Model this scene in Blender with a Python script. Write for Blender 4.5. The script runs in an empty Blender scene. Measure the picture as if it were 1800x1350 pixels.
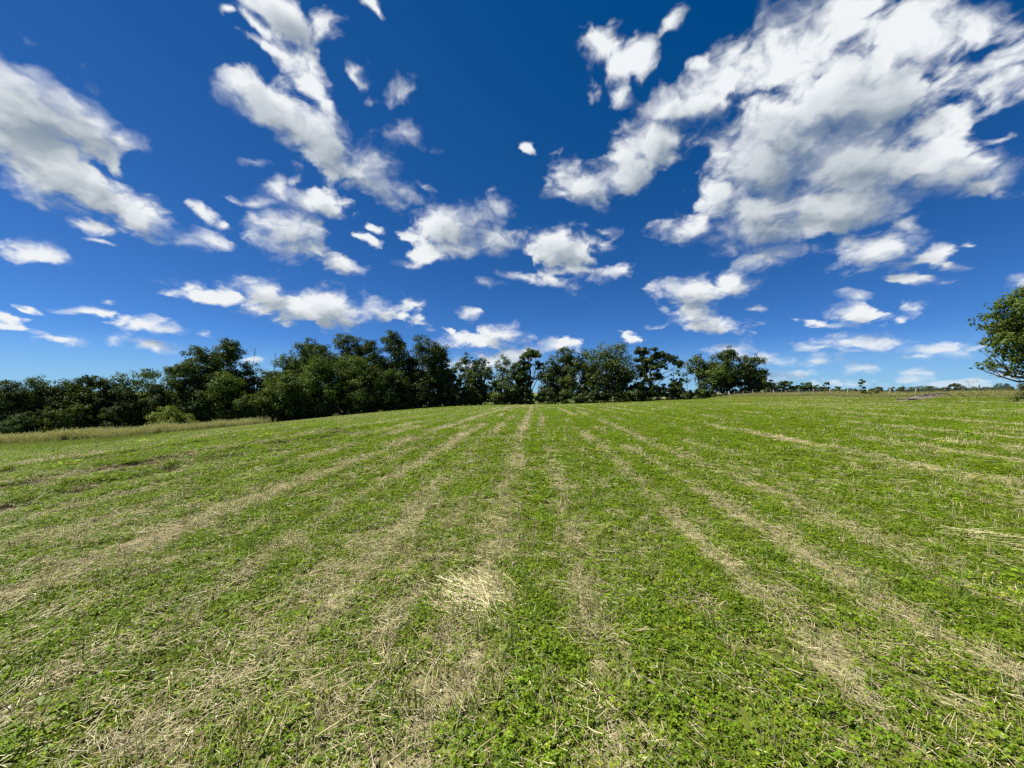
import bpy, bmesh, math, random
import numpy as np
from math import radians, sin, cos, pi, atan2, sqrt
from mathutils import Vector

S = bpy.context.scene
COL = S.collection
R = random.Random(7)
RNG = np.random.default_rng(7)

# ------------------------------------------------------------------ camera
EYE = 1.6                      # eye height over the ground under the camera
F = 678.0                      # focal length in photograph pixels (1800 wide)
HOR = 690.0                    # photograph row of the eye-level horizon
cam = bpy.data.cameras.new('camera')
cam.sensor_width = 36.0
cam.lens = 36.0 * F / 1800.0
cam.shift_y = (HOR - 675.0) / 1800.0
cam.clip_start = 0.05
cam.clip_end = 20000
camo = bpy.data.objects.new('camera', cam)
COL.objects.link(camo)
camo.location = (0, 0, EYE)
camo.rotation_euler = (radians(90), 0, 0)
S.camera = camo
S.render.resolution_x, S.render.resolution_y = 1024, 768

# ------------------------------------------------------------------ sun + exposure
SUN_EL, SUN_AZ = radians(56), radians(-88)     # azimuth from +Y, positive to +X: high, from the left and a little ahead
SUN = Vector((sin(SUN_AZ) * cos(SUN_EL), cos(SUN_AZ) * cos(SUN_EL), sin(SUN_EL)))
sl = bpy.data.lights.new('sun', 'SUN')
sl.energy = 5.0
sl.angle = radians(0.53)
sl.color = (1.0, 0.955, 0.87)
so = bpy.data.objects.new('sun', sl)
COL.objects.link(so)
so.location = (-40, 10, 60)
so.rotation_euler = (-SUN).to_track_quat('-Z', 'Y').to_euler()
vs = S.view_settings
vs.view_transform = 'Standard'
vs.look = 'None'
vs.gamma = 1.0
vs.exposure = 0.95
vs.use_curve_mapping = False
cy = S.cycles
cy.max_bounces = 7
cy.diffuse_bounces = 3
cy.glossy_bounces = 2
cy.transmission_bounces = 4
cy.transparent_max_bounces = 4
cy.caustics_reflective = False
cy.caustics_refractive = False
cy.use_denoising = False

# ------------------------------------------------------------------ node helpers
class NT:
    def __init__(self, tree):
        self.t = tree
        self.n = tree.nodes
        self.l = tree.links
    def new(self, typ, **kw):
        nd = self.n.new(typ)
        for k, v in kw.items():
            setattr(nd, k, v)
        return nd
    def put(self, sock, v):
        if isinstance(v, bpy.types.NodeSocket):
            self.l.new(v, sock)
        elif v is not None:
            sock.default_value = v
    def math(self, op, a, b=None, c=None, clamp=False):
        nd = self.new('ShaderNodeMath', operation=op, use_clamp=clamp)
        self.put(nd.inputs[0], a)
        if b is not None: self.put(nd.inputs[1], b)
        if c is not None: self.put(nd.inputs[2], c)
        return nd.outputs[0]
    def vec(self, op, a, b=None, out=0, scale=None):
        nd = self.new('ShaderNodeVectorMath', operation=op)
        self.put(nd.inputs[0], a)
        if b is not None: self.put(nd.inputs[1], b)
        if scale is not None: self.put(nd.inputs['Scale'], scale)
        return nd.outputs[out]
    def ramp(self, x, lo, hi, to0=0.0, to1=1.0, smooth=True):
        nd = self.new('ShaderNodeMapRange')
        nd.interpolation_type = 'SMOOTHSTEP' if smooth else 'LINEAR'
        self.put(nd.inputs['Value'], x)
        self.put(nd.inputs['From Min'], lo); self.put(nd.inputs['From Max'], hi)
        self.put(nd.inputs['To Min'], to0); self.put(nd.inputs['To Max'], to1)
        return nd.outputs['Result']
    def noise(self, v, scale, detail=4, rough=0.5, dist=0.0, dim='3D', out='Fac', lac=2.0):
        nd = self.new('ShaderNodeTexNoise', noise_dimensions=dim)
        if v is not None: self.put(nd.inputs['Vector'], v)
        nd.inputs['Scale'].default_value = scale
        nd.inputs['Detail'].default_value = detail
        nd.inputs['Roughness'].default_value = rough
        nd.inputs['Lacunarity'].default_value = lac
        nd.inputs['Distortion'].default_value = dist
        return nd.outputs[out]
    def mix(self, f, a, b, mode='MIX'):
        nd = self.new('ShaderNodeMix', data_type='RGBA', blend_type=mode)
        self.put(nd.inputs[0], f)
        self.put(nd.inputs[6], a if not isinstance(a, tuple) else (*a[:3], 1))
        self.put(nd.inputs[7], b if not isinstance(b, tuple) else (*b[:3], 1))
        return nd.outputs[2]
    def sep(self, v):
        nd = self.new('ShaderNodeSeparateXYZ'); self.put(nd.inputs[0], v); return nd.outputs
    def comb(self, x, y, z):
        nd = self.new('ShaderNodeCombineXYZ')
        for s, v in zip(nd.inputs, (x, y, z)): self.put(s, v)
        return nd.outputs[0]

# ------------------------------------------------------------------ sky: Nishita air with a layer of fair-weather cumulus
world = bpy.data.worlds.new('World')
S.world = world
world.use_nodes = True
KQ = 0.45                      # softens the cloud layer's perspective towards the horizon

def layer(d):
    """point of the cloud layer seen in direction d"""
    d = np.asarray(d, float)
    d = d / np.linalg.norm(d)
    return np.array([d[0], d[1]]) / (max(d[2], -0.02) + KQ)

# clouds seen from here: centre, half length, half width (photograph pixels), tilt in degrees, thickness
CLOUDS = [
 (30,190,170,95,32,1.3),(130,215,100,48,35,1.2),(195,240,55,22,22,1.0),(60,290,150,62,33,1.3),(170,345,110,48,32,1.2),(255,385,58,32,30,1.1),
 (165,395,60,16,22,.8),(200,280,32,13,50,.75),(40,78,55,14,35,.6),(175,425,25,5,20,.5),
 (350,368,42,14,30,.85),(390,392,30,8,30,.75),(365,420,52,24,18,.95),(75,449,95,20,9,.95),
 (10,558,40,17,12,.9),(45,541,34,8,12,.8),(52,560,16,9,0,.7),(15,577,24,6,6,.7),
 (165,549,62,11,10,.9),(260,571,72,16,6,1.0),(180,531,14,5,5,.6),(100,598,42,11,4,.9),(262,606,58,15,12,1.0),(355,588,17,6,3,.8),(440,632,28,9,0,.8),
 (370,516,75,19,8,1.0),(470,512,52,27,15,1.05),(560,545,125,34,8,1.2),(665,548,78,28,6,1.1),(715,531,36,14,22,.8),(450,498,25,12,0,.8),
 (500,25,95,42,38,1.1),(565,45,50,28,60,.85),(410,35,30,10,15,.6),(455,52,48,15,40,.75),(478,90,60,14,18,.75),(535,135,75,36,52,.85),(560,165,60,24,55,.75),(645,12,35,14,45,.7),(668,38,16,8,60,.5),
 (485,195,75,48,28,1.15),(560,255,110,55,36,1.3),(635,300,100,46,32,1.25),(700,338,50,14,22,.8),(445,280,32,9,20,.75),(715,228,52,26,28,.72),(712,165,22,32,70,.55),(655,170,14,9,0,.5),(430,185,20,12,60,.55),(745,335,18,6,20,.5),(620,130,30,10,50,.4),
 (448,358,42,12,8,.85),(490,342,26,18,45,.9),(570,362,66,27,12,1.1),(517,328,12,10,0,.75),(515,415,78,46,22,1.2),(595,462,70,20,24,1.05),(640,418,34,11,24,.85),(665,402,20,8,24,.75),
 (800,402,88,46,2,1.25),(742,448,36,22,-8,1.0),(862,418,46,36,8,1.1),(878,362,30,20,35,.8),(720,415,20,12,0,.7),(870,335,10,14,80,.5),(800,440,60,20,0,1.),
 (925,260,22,8,25,.75),
 (990,440,80,38,8,1.15),(1065,475,55,14,-4,.95),(935,492,50,11,15,.75),(985,500,40,16,25,.75),(1050,425,46,12,15,.7),(1060,405,25,8,0,.45),(850,495,28,6,5,.5),(1000,470,60,20,10,.9),
 (830,548,37,11,3,.95),
 (835,600,78,16,3,1.05),(890,592,52,24,12,1.1),(985,606,42,16,0,1.05),(935,618,70,16,0,1.),(790,583,14,7,40,.7),(1107,594,22,11,5,.95),(860,640,110,18,0,.8),
 (1060,80,44,34,30,.75),(1108,112,66,34,-38,.82),(1165,45,26,40,15,.68),(1085,165,34,32,30,.8),
 (1195,195,100,50,-8,1.15),(1150,250,90,62,-32,1.3),(1100,295,82,54,-38,1.25),(1030,322,68,46,-30,1.15),(990,345,32,16,-10,.8),
 (1290,135,90,50,-25,.78),(1250,110,30,20,0,.5),
 (1410,110,95,70,-30,.85),(1480,10,110,50,-10,.85),(1610,60,165,72,5,.85),(1370,225,120,66,-15,1.35),(1500,190,170,95,-8,1.4),(1640,222,150,40,-8,.85),(1775,120,70,80,30,.62),
 (1330,300,110,65,-15,1.45),(1480,290,200,95,-6,1.5),(1620,300,160,62,-6,1.4),(1725,322,85,20,-4,.9),(1760,240,80,14,-12,.7),(1220,400,80,30,-12,1.05),(1330,385,150,62,-8,1.45),(1460,370,170,50,-10,1.4),(1345,452,66,26,-6,1.0),(1265,335,62,40,-35,1.15),(1420,440,50,14,0,.6),
 (1540,442,98,42,-6,1.2),(1640,450,52,25,-4,1.0),(1600,492,62,11,0,.9),(1590,402,26,18,0,.7),(1700,432,24,11,10,.5),(1675,470,16,9,0,.6),
 (1215,508,74,30,-4,1.15),(1288,500,46,24,8,1.1),(1215,548,46,24,10,1.0),(1255,570,68,22,4,1.1),(1326,543,21,10,8,.95),(1150,573,16,5,0,.55),(1160,545,20,10,0,.55),
 (1505,553,62,19,6,1.0),(1445,566,40,7,4,.75),(1585,561,15,8,-20,.8),(1608,545,24,14,40,.5),(1500,521,26,7,8,.5),(1785,505,32,16,0,.6),
 (1505,604,120,17,0,1.1),(1430,610,55,11,0,.9),(1655,616,72,15,3,1.0),(1620,628,60,8,0,.7),
 (1290,618,48,16,10,.95),(1345,628,80,18,6,1.0),(1440,634,56,11,0,.9),(1512,650,52,11,-3,.95),(1405,655,60,9,0,.8),(1622,656,52,10,2,1.0),(1608,669,38,8,0,.95),(1350,665,100,12,0,.75),(1500,676,90,8,0,.75),(1740,660,70,12,0,.5),(1700,676,110,8,0,.6),(1050,660,120,14,0,.6),(880,665,60,10,0,.6),(1565,600,20,6,0,.5),
]

def blob_fit(row):
    """the cloud's ellipse in the layer: centre, tilt, half-axes, thickness; and the patch of sky (azimuth, height) it can reach"""
    px, py, a, b, ang, w = row
    th = radians(ang)
    def dirn(u, v):
        d = np.array([px + a * u * cos(th) - b * v * sin(th) - 900, F, HOR - (py + a * u * sin(th) + b * v * cos(th))])
        return d / np.linalg.norm(d)
    c = layer(dirn(0, 0))
    M = np.column_stack([layer(dirn(1, 0)) - c, layer(dirn(0, 1)) - c])
    U, sv, _ = np.linalg.svd(M)
    if np.linalg.det(U) < 0: U[:, 1] *= -1
    rr = 1.25 + 1.0 / w
    pts = []
    for t in np.linspace(0, 2 * pi, 24, endpoint=False):
        l = M @ np.array([cos(t), sin(t)])
        q = c + l * rr + l / (np.linalg.norm(l) + 1e-9) * 0.07
        # back from the layer to a direction: |xy| = |q| (z + KQ)
        n = np.linalg.norm(q)
        A, B, C = 1 + n * n, 2 * n * n * KQ, n * n * KQ * KQ - 1
        z = (-B + sqrt(max(B * B - 4 * A * C, 0))) / (2 * A)
        pts.append((atan2(q[0], q[1]), z))
    pts = np.array(pts)
    return dict(c=c, ang=atan2(U[1, 0], U[0, 0]), sc=(max(sv[0], 1e-3), max(sv[1], 1e-3)), w=w, big=(a >= 45 and w >= 1.0),
                box=(pts[:, 0].min(), pts[:, 0].max(), pts[:, 1].min(), pts[:, 1].max()))

def blob_chain(k, q, rows):
    acc = None
    for b in rows:
        mp = k.new('ShaderNodeMapping', vector_type='TEXTURE')
        if acc is None: k.put(mp.inputs['Vector'], q)
        else:                                   # chained, so that the shader evaluates cloud after cloud (short stack)
            ch = k.new('ShaderNodeVectorMath', operation='MULTIPLY_ADD')
            k.put(ch.inputs[0], acc); ch.inputs[1].default_value = (1e-7, 1e-7, 0); k.put(ch.inputs[2], q)
            k.put(mp.inputs['Vector'], ch.outputs[0])
        mp.inputs['Location'].default_value = (b['c'][0], b['c'][1], 0)
        mp.inputs['Rotation'].default_value = (0, 0, b['ang'])
        mp.inputs['Scale'].default_value = (*b['sc'], 1)
        ln = k.vec('LENGTH', mp.outputs[0], out=1)
        m = k.math('MULTIPLY_ADD', ln, -b['w'], b['w'])     # thickness at the middle, 0 at the outline, negative outside
        acc = m if acc is None else k.math('SMOOTH_MAX', acc, m, 0.22)
    return acc

def sky_nodes():
    t = world.node_tree
    t.nodes.clear()
    k = NT(t)
    out = k.new('ShaderNodeOutputWorld')
    sky = k.new('ShaderNodeTexSky', sky_type='NISHITA')
    sky.sun_disc = False
    sky.sun_elevation = SUN_EL
    sky.sun_rotation = SUN_AZ
    sky.altitude = 200
    sky.air_density = 0.5
    sky.dust_density = 0.0
    sky.ozone_density = 3.0
    co = k.new('ShaderNodeTexCoord').outputs['Generated']
    d = k.vec('NORMALIZE', co)
    x, y, z = k.sep(d)
    az = k.math('ARCTAN2', x, y)
    # the phone's deep, saturated summer blue
    sr = k.new('ShaderNodeSeparateColor'); k.put(sr.inputs[0], sky.outputs[0])
    cr = k.new('ShaderNodeCombineColor')
    k.put(cr.inputs[0], k.math('MULTIPLY', k.math('MAXIMUM', k.math('SUBTRACT', sr.outputs[0], 0.42), 0.0), 0.40))
    k.put(cr.inputs[1], k.math('MULTIPLY', sr.outputs[1], 0.595))
    k.put(cr.inputs[2], k.math('MULTIPLY', k.math('POWER', sr.outputs[2], 0.87), 1.10))
    # the pale air low over the horizon
    air = k.mix(k.ramp(z, -0.01, 0.13, 0.70, 0.0), cr.outputs[0], (2.15, 3.9, 5.2))
    # all sky noise is worked out once, outside the sectors
    def toq(dv):
        X, Y, Z = k.sep(dv)
        den = k.math('ADD', k.math('MAXIMUM', Z, -0.02), KQ)
        return k.comb(k.math('DIVIDE', X, den), k.math('DIVIDE', Y, den), 0.0)
    def fields(dv, fine):
        q = toq(dv)
        w1 = k.vec('SCALE', k.vec('SUBTRACT', k.noise(q, 6.5, 4, 0.55, out='Color', dim='2D'), (0.5, 0.5, 0.5)), scale=0.085)
        qw = k.vec('ADD', q, w1)
        fb = k.noise(qw, 8.0, fine, 0.62, 0.15, dim='2D')
        vo = k.new('ShaderNodeTexVoronoi', voronoi_dimensions='2D', feature='SMOOTH_F1')      # cauliflower heads
        vo.inputs['Scale'].default_value = 11.0
        vo.inputs['Detail'].default_value = 2.0 if fine > 5 else 1.0
        vo.inputs['Roughness'].default_value = 0.55
        vo.inputs['Smoothness'].default_value = 0.45
        w2 = k.vec('SCALE', k.vec('SUBTRACT', k.noise(q, 26.0, 2, 0.5, out='Color', dim='2D'), (0.5, 0.5, 0.5)), scale=0.03)
        k.put(vo.inputs['Vector'], k.vec('ADD', qw, w2))
        bil = k.math('SUBTRACT', 1.325, vo.outputs['Distance'])
        ad = k.math('MULTIPLY', k.math('SUBTRACT', fb, 0.46), 1.9)
        ad = k.math('MULTIPLY_ADD', k.math('SUBTRACT', bil, 0.5), 0.75, ad)
        return q, qw, ad
    q, qw, ad = fields(d, 9)
    d2 = k.vec('NORMALIZE', k.vec('ADD', d, tuple(0.040 * c for c in SUN)))
    q2, qw2, ad2 = fields(d2, 3)
    soft = k.ramp(k.noise(q, 4.0, 2, 0.5, dim='2D'), 0.35, 0.65, 0.60, 1.6)   # crisp heads here, torn wisps there
    mottle = k.noise(qw, 5.0, 4, 0.5, 0.0, dim='2D')
    far = k.ramp(z, 0.0, 0.12, 0.50, 1.0)                                       # far clouds sink into the pale air
    # beyond the camera's view: the same sort of scattered cumulus
    gen = k.math('MULTIPLY_ADD', k.noise(q, 1.9, 2, 0.5, dim='2D'), 5.0, -2.95)
    outer = dict(air=air, qw=qw, qw2=qw2, ad=ad, ad2=ad2, soft=soft, mottle=mottle, far=far, gen=gen)
    def leaf(rows, view):
        """one sector of sky as a node group: its clouds over the air"""
        if view and not rows:
            bg = k.new('ShaderNodeBackground')
            bg.inputs['Strength'].default_value = SKY_STRENGTH
            k.l.new(air, bg.inputs['Color'])
            return bg.outputs[0]
        g = bpy.data.node_groups.new('sky_sector', 'ShaderNodeTree')
        for nm in outer:
            g.interface.new_socket(nm, in_out='INPUT', socket_type={'air': 'NodeSocketColor', 'qw': 'NodeSocketVector', 'qw2': 'NodeSocketVector'}.get(nm, 'NodeSocketFloat'))
        g.interface.new_socket('sky', in_out='OUTPUT', socket_type='NodeSocketShader')
        s = NT(g)
        gi = s.new('NodeGroupInput').outputs
        if view:
            cov = s.math('MAXIMUM', blob_chain(s, gi['qw'], rows), -1.0)
            bulk = [b for b in rows if b['big']]
            cov2 = s.math('MAXIMUM', blob_chain(s, gi['qw2'], bulk), -1.0) if bulk else -1.0
        else:
            cov = cov2 = s.math('MAXIMUM', gi['gen'], -1.0)
        dn = s.math('ADD', cov, gi['ad'])
        dn2 = s.math('ADD', gi['ad2'], cov2)
        alpha = s.math('POWER', s.ramp(dn, 0.0, gi['soft']), 1.2)
        alpha = s.math('MULTIPLY', alpha, gi['far'])
        # light reaching the seen side: how much cloud lies between it and the sun
        thick = s.math('MAXIMUM', s.math('SUBTRACT', dn, 0.15), 0.0)
        occ = s.math('MULTIPLY_ADD', s.math('MAXIMUM', dn2, 0.0), 0.34, s.math('MULTIPLY', s.math('MAXIMUM', cov2, 0.0), 0.52))
        occ = s.math('MULTIPLY_ADD', thick, 0.14, occ)
        occ = s.math('MULTIPLY_ADD', s.math('SUBTRACT', gi['mottle'], 0.5), 0.6, occ)
        lit = s.math('EXPONENT', s.math('MULTIPLY', s.math('MAXIMUM', s.math('SUBTRACT', occ, 0.10), 0.0), -1.15))
        rel = s.math('MULTIPLY', s.math('SUBTRACT', dn, dn2), 0.42)             # facing the sun / turned away
        lit = s.math('ADD', lit, s.math('MAXIMUM', s.math('MINIMUM', rel, 0.2), -0.22), clamp=True)
        ccol = s.mix(lit, CLOUD_SHADE, CLOUD_LIT)
        bg = s.new('ShaderNodeBackground')
        bg.inputs['Strength'].default_value = SKY_STRENGTH
        s.l.new(s.mix(alpha, gi['air'], ccol), bg.inputs['Color'])
        s.l.new(bg.outputs[0], s.new('NodeGroupOutput').inputs[0])
        n = k.new('ShaderNodeGroup'); n.node_tree = g
        for nm, so_ in outer.items(): k.l.new(so_, n.inputs[nm])
        return n.outputs[0]
    def pick(fac, a, b):
        ms = k.new('ShaderNodeMixShader')
        k.put(ms.inputs[0], fac)
        k.l.new(a, ms.inputs[1]); k.l.new(b, ms.inputs[2])
        return ms.outputs[0]
    blobs = [blob_fit(r) for r in CLOUDS]
    def tree(rect, rows, depth):
        """halve the sky until a sector holds few clouds; only the sector looked at is evaluated"""
        if len(rows) <= 9 or depth >= 6:
            return leaf(rows, True)
        best = None
        for ax in (0, 1):
            lo, hi = rect[2 * ax], rect[2 * ax + 1]
            for f in np.linspace(0.2, 0.8, 13):
                s = lo + (hi - lo) * f
                pad = 0.0
                A = [b for b in rows if b['box'][2 * ax] - pad < s]
                B = [b for b in rows if b['box'][2 * ax + 1] + pad > s]
                cost = len(A) * f + len(B) * (1 - f)
                if best is None or cost < best[0]: best = (cost, ax, s, A, B)
        cost, ax, s, A, B = best
        if cost > 0.93 * len(rows): return leaf(rows, True)
        ra, rb = list(rect), list(rect)
        ra[2 * ax + 1] = s; rb[2 * ax] = s
        fac = k.math('GREATER_THAN', (az, z)[ax], float(s))
        return pick(fac, tree(ra, A, depth + 1), tree(rb, B, depth + 1))
    AZ = radians(60)
    seen = tree([-AZ, AZ, 0.0, 0.80], blobs, 0)
    inview = k.math('MULTIPLY', k.math('LESS_THAN', k.math('ABSOLUTE', az), AZ), k.math('LESS_THAN', z, 0.80))
    k.l.new(pick(inview, leaf([], False), seen), out.inputs['Surface'])
SKY_STRENGTH = 0.0707
CLOUD_SHADE = (1.9, 2.4, 2.95)
CLOUD_LIT = (6.4, 6.65, 6.8)
sky_nodes()
world.cycles.sampling_method = 'MANUAL'
world.cycles.sample_map_resolution = 512

# ================================================================== helpers for objects
def tag(o, label=None, cat=None, group=None, kind=None):
    if label: o['label'] = label
    if cat: o['category'] = cat
    if group: o['group'] = group
    if kind: o['kind'] = kind
    return o

def mesh_np(name, V, Fq, mat, tone=None, smooth=False, extra=None):
    """mesh from arrays; Fq is (n,3) or (n,4), or a list of faces"""
    me = bpy.data.meshes.new(name)
    V = np.asarray(V, np.float32).reshape(-1, 3)
    if isinstance(Fq, np.ndarray):
        n, m = Fq.shape
        me.vertices.add(len(V)); me.vertices.foreach_set('co', V.ravel())
        me.loops.add(n * m); me.loops.foreach_set('vertex_index', Fq.astype(np.int32).ravel())
        me.polygons.add(n); me.polygons.foreach_set('loop_start', np.arange(0, n * m, m, dtype=np.int32))
        me.update(calc_edges=True)
    else:
        me.from_pydata(V.tolist(), [], Fq)
        me.update()
    if tone is not None:
        a = me.attributes.new('tone', 'FLOAT', 'POINT'); a.data.foreach_set('value', np.asarray(tone, np.float32))
    for nm, arr in (extra or {}).items():
        a = me.attributes.new(nm, 'FLOAT', 'POINT'); a.data.foreach_set('value', np.asarray(arr, np.float32))
    if smooth: me.polygons.foreach_set('use_smooth', np.ones(len(me.polygons), bool))
    if mat: me.materials.append(mat)
    return me

def obj(name, me, parent=None, loc=None):
    o = bpy.data.objects.new(name, me)
    COL.objects.link(o)
    if parent: o.parent = parent
    if loc is not None: o.location = loc
    return o

def thing(name, loc, label, cat, group=None, rz=0):
    o = bpy.data.objects.new(name, None)
    COL.objects.link(o)
    o.location = loc; o.rotation_euler = (0, 0, rz); o.empty_display_size = 0.3
    return tag(o, label, cat, group)

def tube_np(pts, radii, sides=5):
    """tapered tube along points -> verts, quads (capped by a closing point row)"""
    P = np.asarray(pts, float); r = np.asarray(radii, float)
    n = len(P)
    T = np.gradient(P, axis=0); T /= np.linalg.norm(T, axis=1, keepdims=True) + 1e-12
    ref = np.array([0, 0, 1.0]) if abs(T[:, 2]).mean() < 0.9 else np.array([1.0, 0, 0])
    A = np.cross(T, ref); A /= np.linalg.norm(A, axis=1, keepdims=True) + 1e-12
    B = np.cross(T, A)
    th = np.linspace(0, 2 * pi, sides, endpoint=False)
    V = P[:, None, :] + r[:, None, None] * (np.cos(th)[None, :, None] * A[:, None, :] + np.sin(th)[None, :, None] * B[:, None, :])
    i = np.arange(n - 1)[:, None] * sides
    j = np.arange(sides)[None, :]
    Q = np.stack([i + j, i + (j + 1) % sides, i + sides + (j + 1) % sides, i + sides + j], -1).reshape(-1, 4)
    return V.reshape(-1, 3), Q

class Acc:
    def __init__(self): self.V, self.Q, self.T, self.n = [], [], [], 0
    def add(self, V, Q, tone=0.5):
        self.V.append(V); self.Q.append(Q + self.n); self.n += len(V)
        self.T.append(np.broadcast_to(np.asarray(tone, float), (len(V),)))
    def mesh(self, name, mat, smooth=False):
        return mesh_np(name, np.concatenate(self.V), np.concatenate(self.Q), mat, np.concatenate(self.T), smooth)

def hash2(ix, iy, seed):
    h = (ix.astype(np.int64) * 374761393 + iy.astype(np.int64) * 668265263 + seed * 974634777) & 0xFFFFFFFF
    h = ((h ^ (h >> 13)) * 1274126177) & 0xFFFFFFFF
    h = h ^ (h >> 16)
    return (h & 0xFFFF) / 65535.0

def vnoise(x, y, seed=0):
    xi, yi = np.floor(x), np.floor(y)
    fx, fy = x - xi, y - yi
    fx, fy = fx * fx * (3 - 2 * fx), fy * fy * (3 - 2 * fy)
    a, b = hash2(xi, yi, seed), hash2(xi + 1, yi, seed)
    c, d = hash2(xi, yi + 1, seed), hash2(xi + 1, yi + 1, seed)
    return (a * (1 - fx) + b * fx) * (1 - fy) + (c * (1 - fx) + d * fx) * fy

def fbm(x, y, seed=0, oct=4, rough=0.5):
    s, a, t = 0, 1.0, 0
    for o in range(oct):
        s = s + a * vnoise(x * 2 ** o, y * 2 ** o, seed + o * 17); t += a; a *= rough
    return s / t

def sstep(x, a, b):
    t = np.clip((x - a) / (b - a), 0, 1)
    return t * t * (3 - 2 * t)

# ================================================================== the lie of the land
def pt(px, py, D):
    return ((px - 900) / F * D, D, EYE - (py - HOR) / F * D)
CTRL = [pt(0, 778, 52), pt(0, 793, 44), pt(200, 766, 58), pt(200, 777, 52), pt(440, 747, 74), pt(600, 731, 91), pt(800, 714, 112), pt(935, 712, 122), pt(1200, 702, 113),
        (66, 125, .65), (66, 105, .95), (66.5, 80, 1.28), (66, 58, 1.36), (66, 44, 1.4), (60, 44, .72), (60, 60, .42), (60, 80, .28), (60, 105, 0.02), (58, 119, -.15),
        (0, 0, 0), (4, 4, 0.01), (-4, 4, -0.02), (8, 14, 0.03), (-9, 14, -0.15), (20, 30, 0.2), (0, 45, -0.45), (0, 20, -0.03),
        (30, 60, -0.15), (0, 85, -1.35), (-40, 50, -3.4), (35, 20, 0.4), (-35, 8, -2.0),
        (-26.5, 20, -1.65), (-39.8, 30, -3.15), (-20.6, 20, -1.2), (-36, 35, -3.05), (-17, 25, -.9), (-27, 40, -2.2), (85, 60, .9), (85, 125, 0.1), (140, 100, -1.2), (0, 170, -4.2), (-70, 110, -8.0), (-120, 60, -9.5), (60, 170, -2.4),
        (-120, -60, -6), (0, -60, 0.2), (80, -60, 1.6), (0, 260, -5.2), (-220, 160, -9), (220, 160, -2.5), (220, -60, -2.0), (-220, -60, -8)]
_C = np.array(CTRL)
def _tps_k(r2): return 0.5 * r2 * np.log(np.maximum(r2, 1e-9))
def _tps_fit():
    P = _C[:, :2] / 100.0
    n = len(P)
    K = _tps_k(((P[:, None] - P[None]) ** 2).sum(-1)) + 2e-4 * np.eye(n)
    A = np.zeros((n + 3, n + 3)); A[:n, :n] = K
    A[:n, n] = 1; A[:n, n + 1:] = P; A[n, :n] = 1; A[n + 1:, :n] = P.T
    b = np.zeros(n + 3); b[:n] = _C[:, 2]
    return P, np.linalg.solve(A, b)
_P, _W = _tps_fit()
def land(x, y):
    """ground height at x, y (arrays)"""
    x = np.asarray(x, float); y = np.asarray(y, float)
    shp = np.broadcast(x, y).shape
    X = np.clip(np.broadcast_to(x, shp).ravel(), -240, 240) / 100.0; Y = np.clip(np.broadcast_to(y, shp).ravel(), -80, 280) / 100.0
    z = np.empty(len(X))
    for i in range(0, len(X), 60000):
        s = slice(i, i + 60000)
        r2 = (X[s, None] - _P[None, :, 0]) ** 2 + (Y[s, None] - _P[None, :, 1]) ** 2
        z[s] = _tps_k(r2) @ _W[:len(_P)] + _W[len(_P)] + _W[len(_P) + 1] * X[s] + _W[len(_P) + 2] * Y[s]
    z = z.reshape(shp)
    r = np.hypot(x, y)
    far = np.clip(-5.5 + 0.011 * x, -13, 0.5) + 2.2 * (fbm(x / 420.0, y / 420.0, 5, 3) - 0.5)
    t = sstep(r, 160, 420)
    z = z * (1 - t) + far * t
    return z
def land1(x, y): return float(land(np.array([x]), np.array([y]))[0])

ROW = 40.0 / F                                    # the drill rows run a touch to the right of straight ahead
SWATH = [(-0.50, .20, 1.2), (0.36, .15, .95), (1.10, .10, .55), (1.80, .14, .75), (2.70, .18, .85), (-1.55, .15, .75), (-2.6, .24, .9), (-4.2, .30, 1.2), (-3.4, .14, .5), (-5.6, .24, .7), (-6.7, .2, .6),
         (3.7, .16, .65), (4.9, .18, .95), (6.4, .2, .75), (8.2, .24, 1.0), (9.5, .18, .6), (10.8, .26, .9), (12.8, .26, .8), (15.2, .3, 1.0), (17.6, .28, .8), (20.4, .32, 1.0), (23.5, .34, .8), (27, .38, 1.0), (31, .4, .8), (36, .45, .9), (42, .5, .8), (48, .5, .8), (54, .5, .7),
         (-10.0, .3, .7), (-14.4, .35, .7), (-19, .4, .8), (-23, .4, .7), (-27, .45, .8), (-32, .5, .7), (-38, .55, .7)]
TRACKS = [(-7.9, .42, 1.5), (-9.8, .5, 1.15), (-8.9, 1.2, .6), (-13.2, .8, 1.2), (-17.5, .9, 1.0)]
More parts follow.
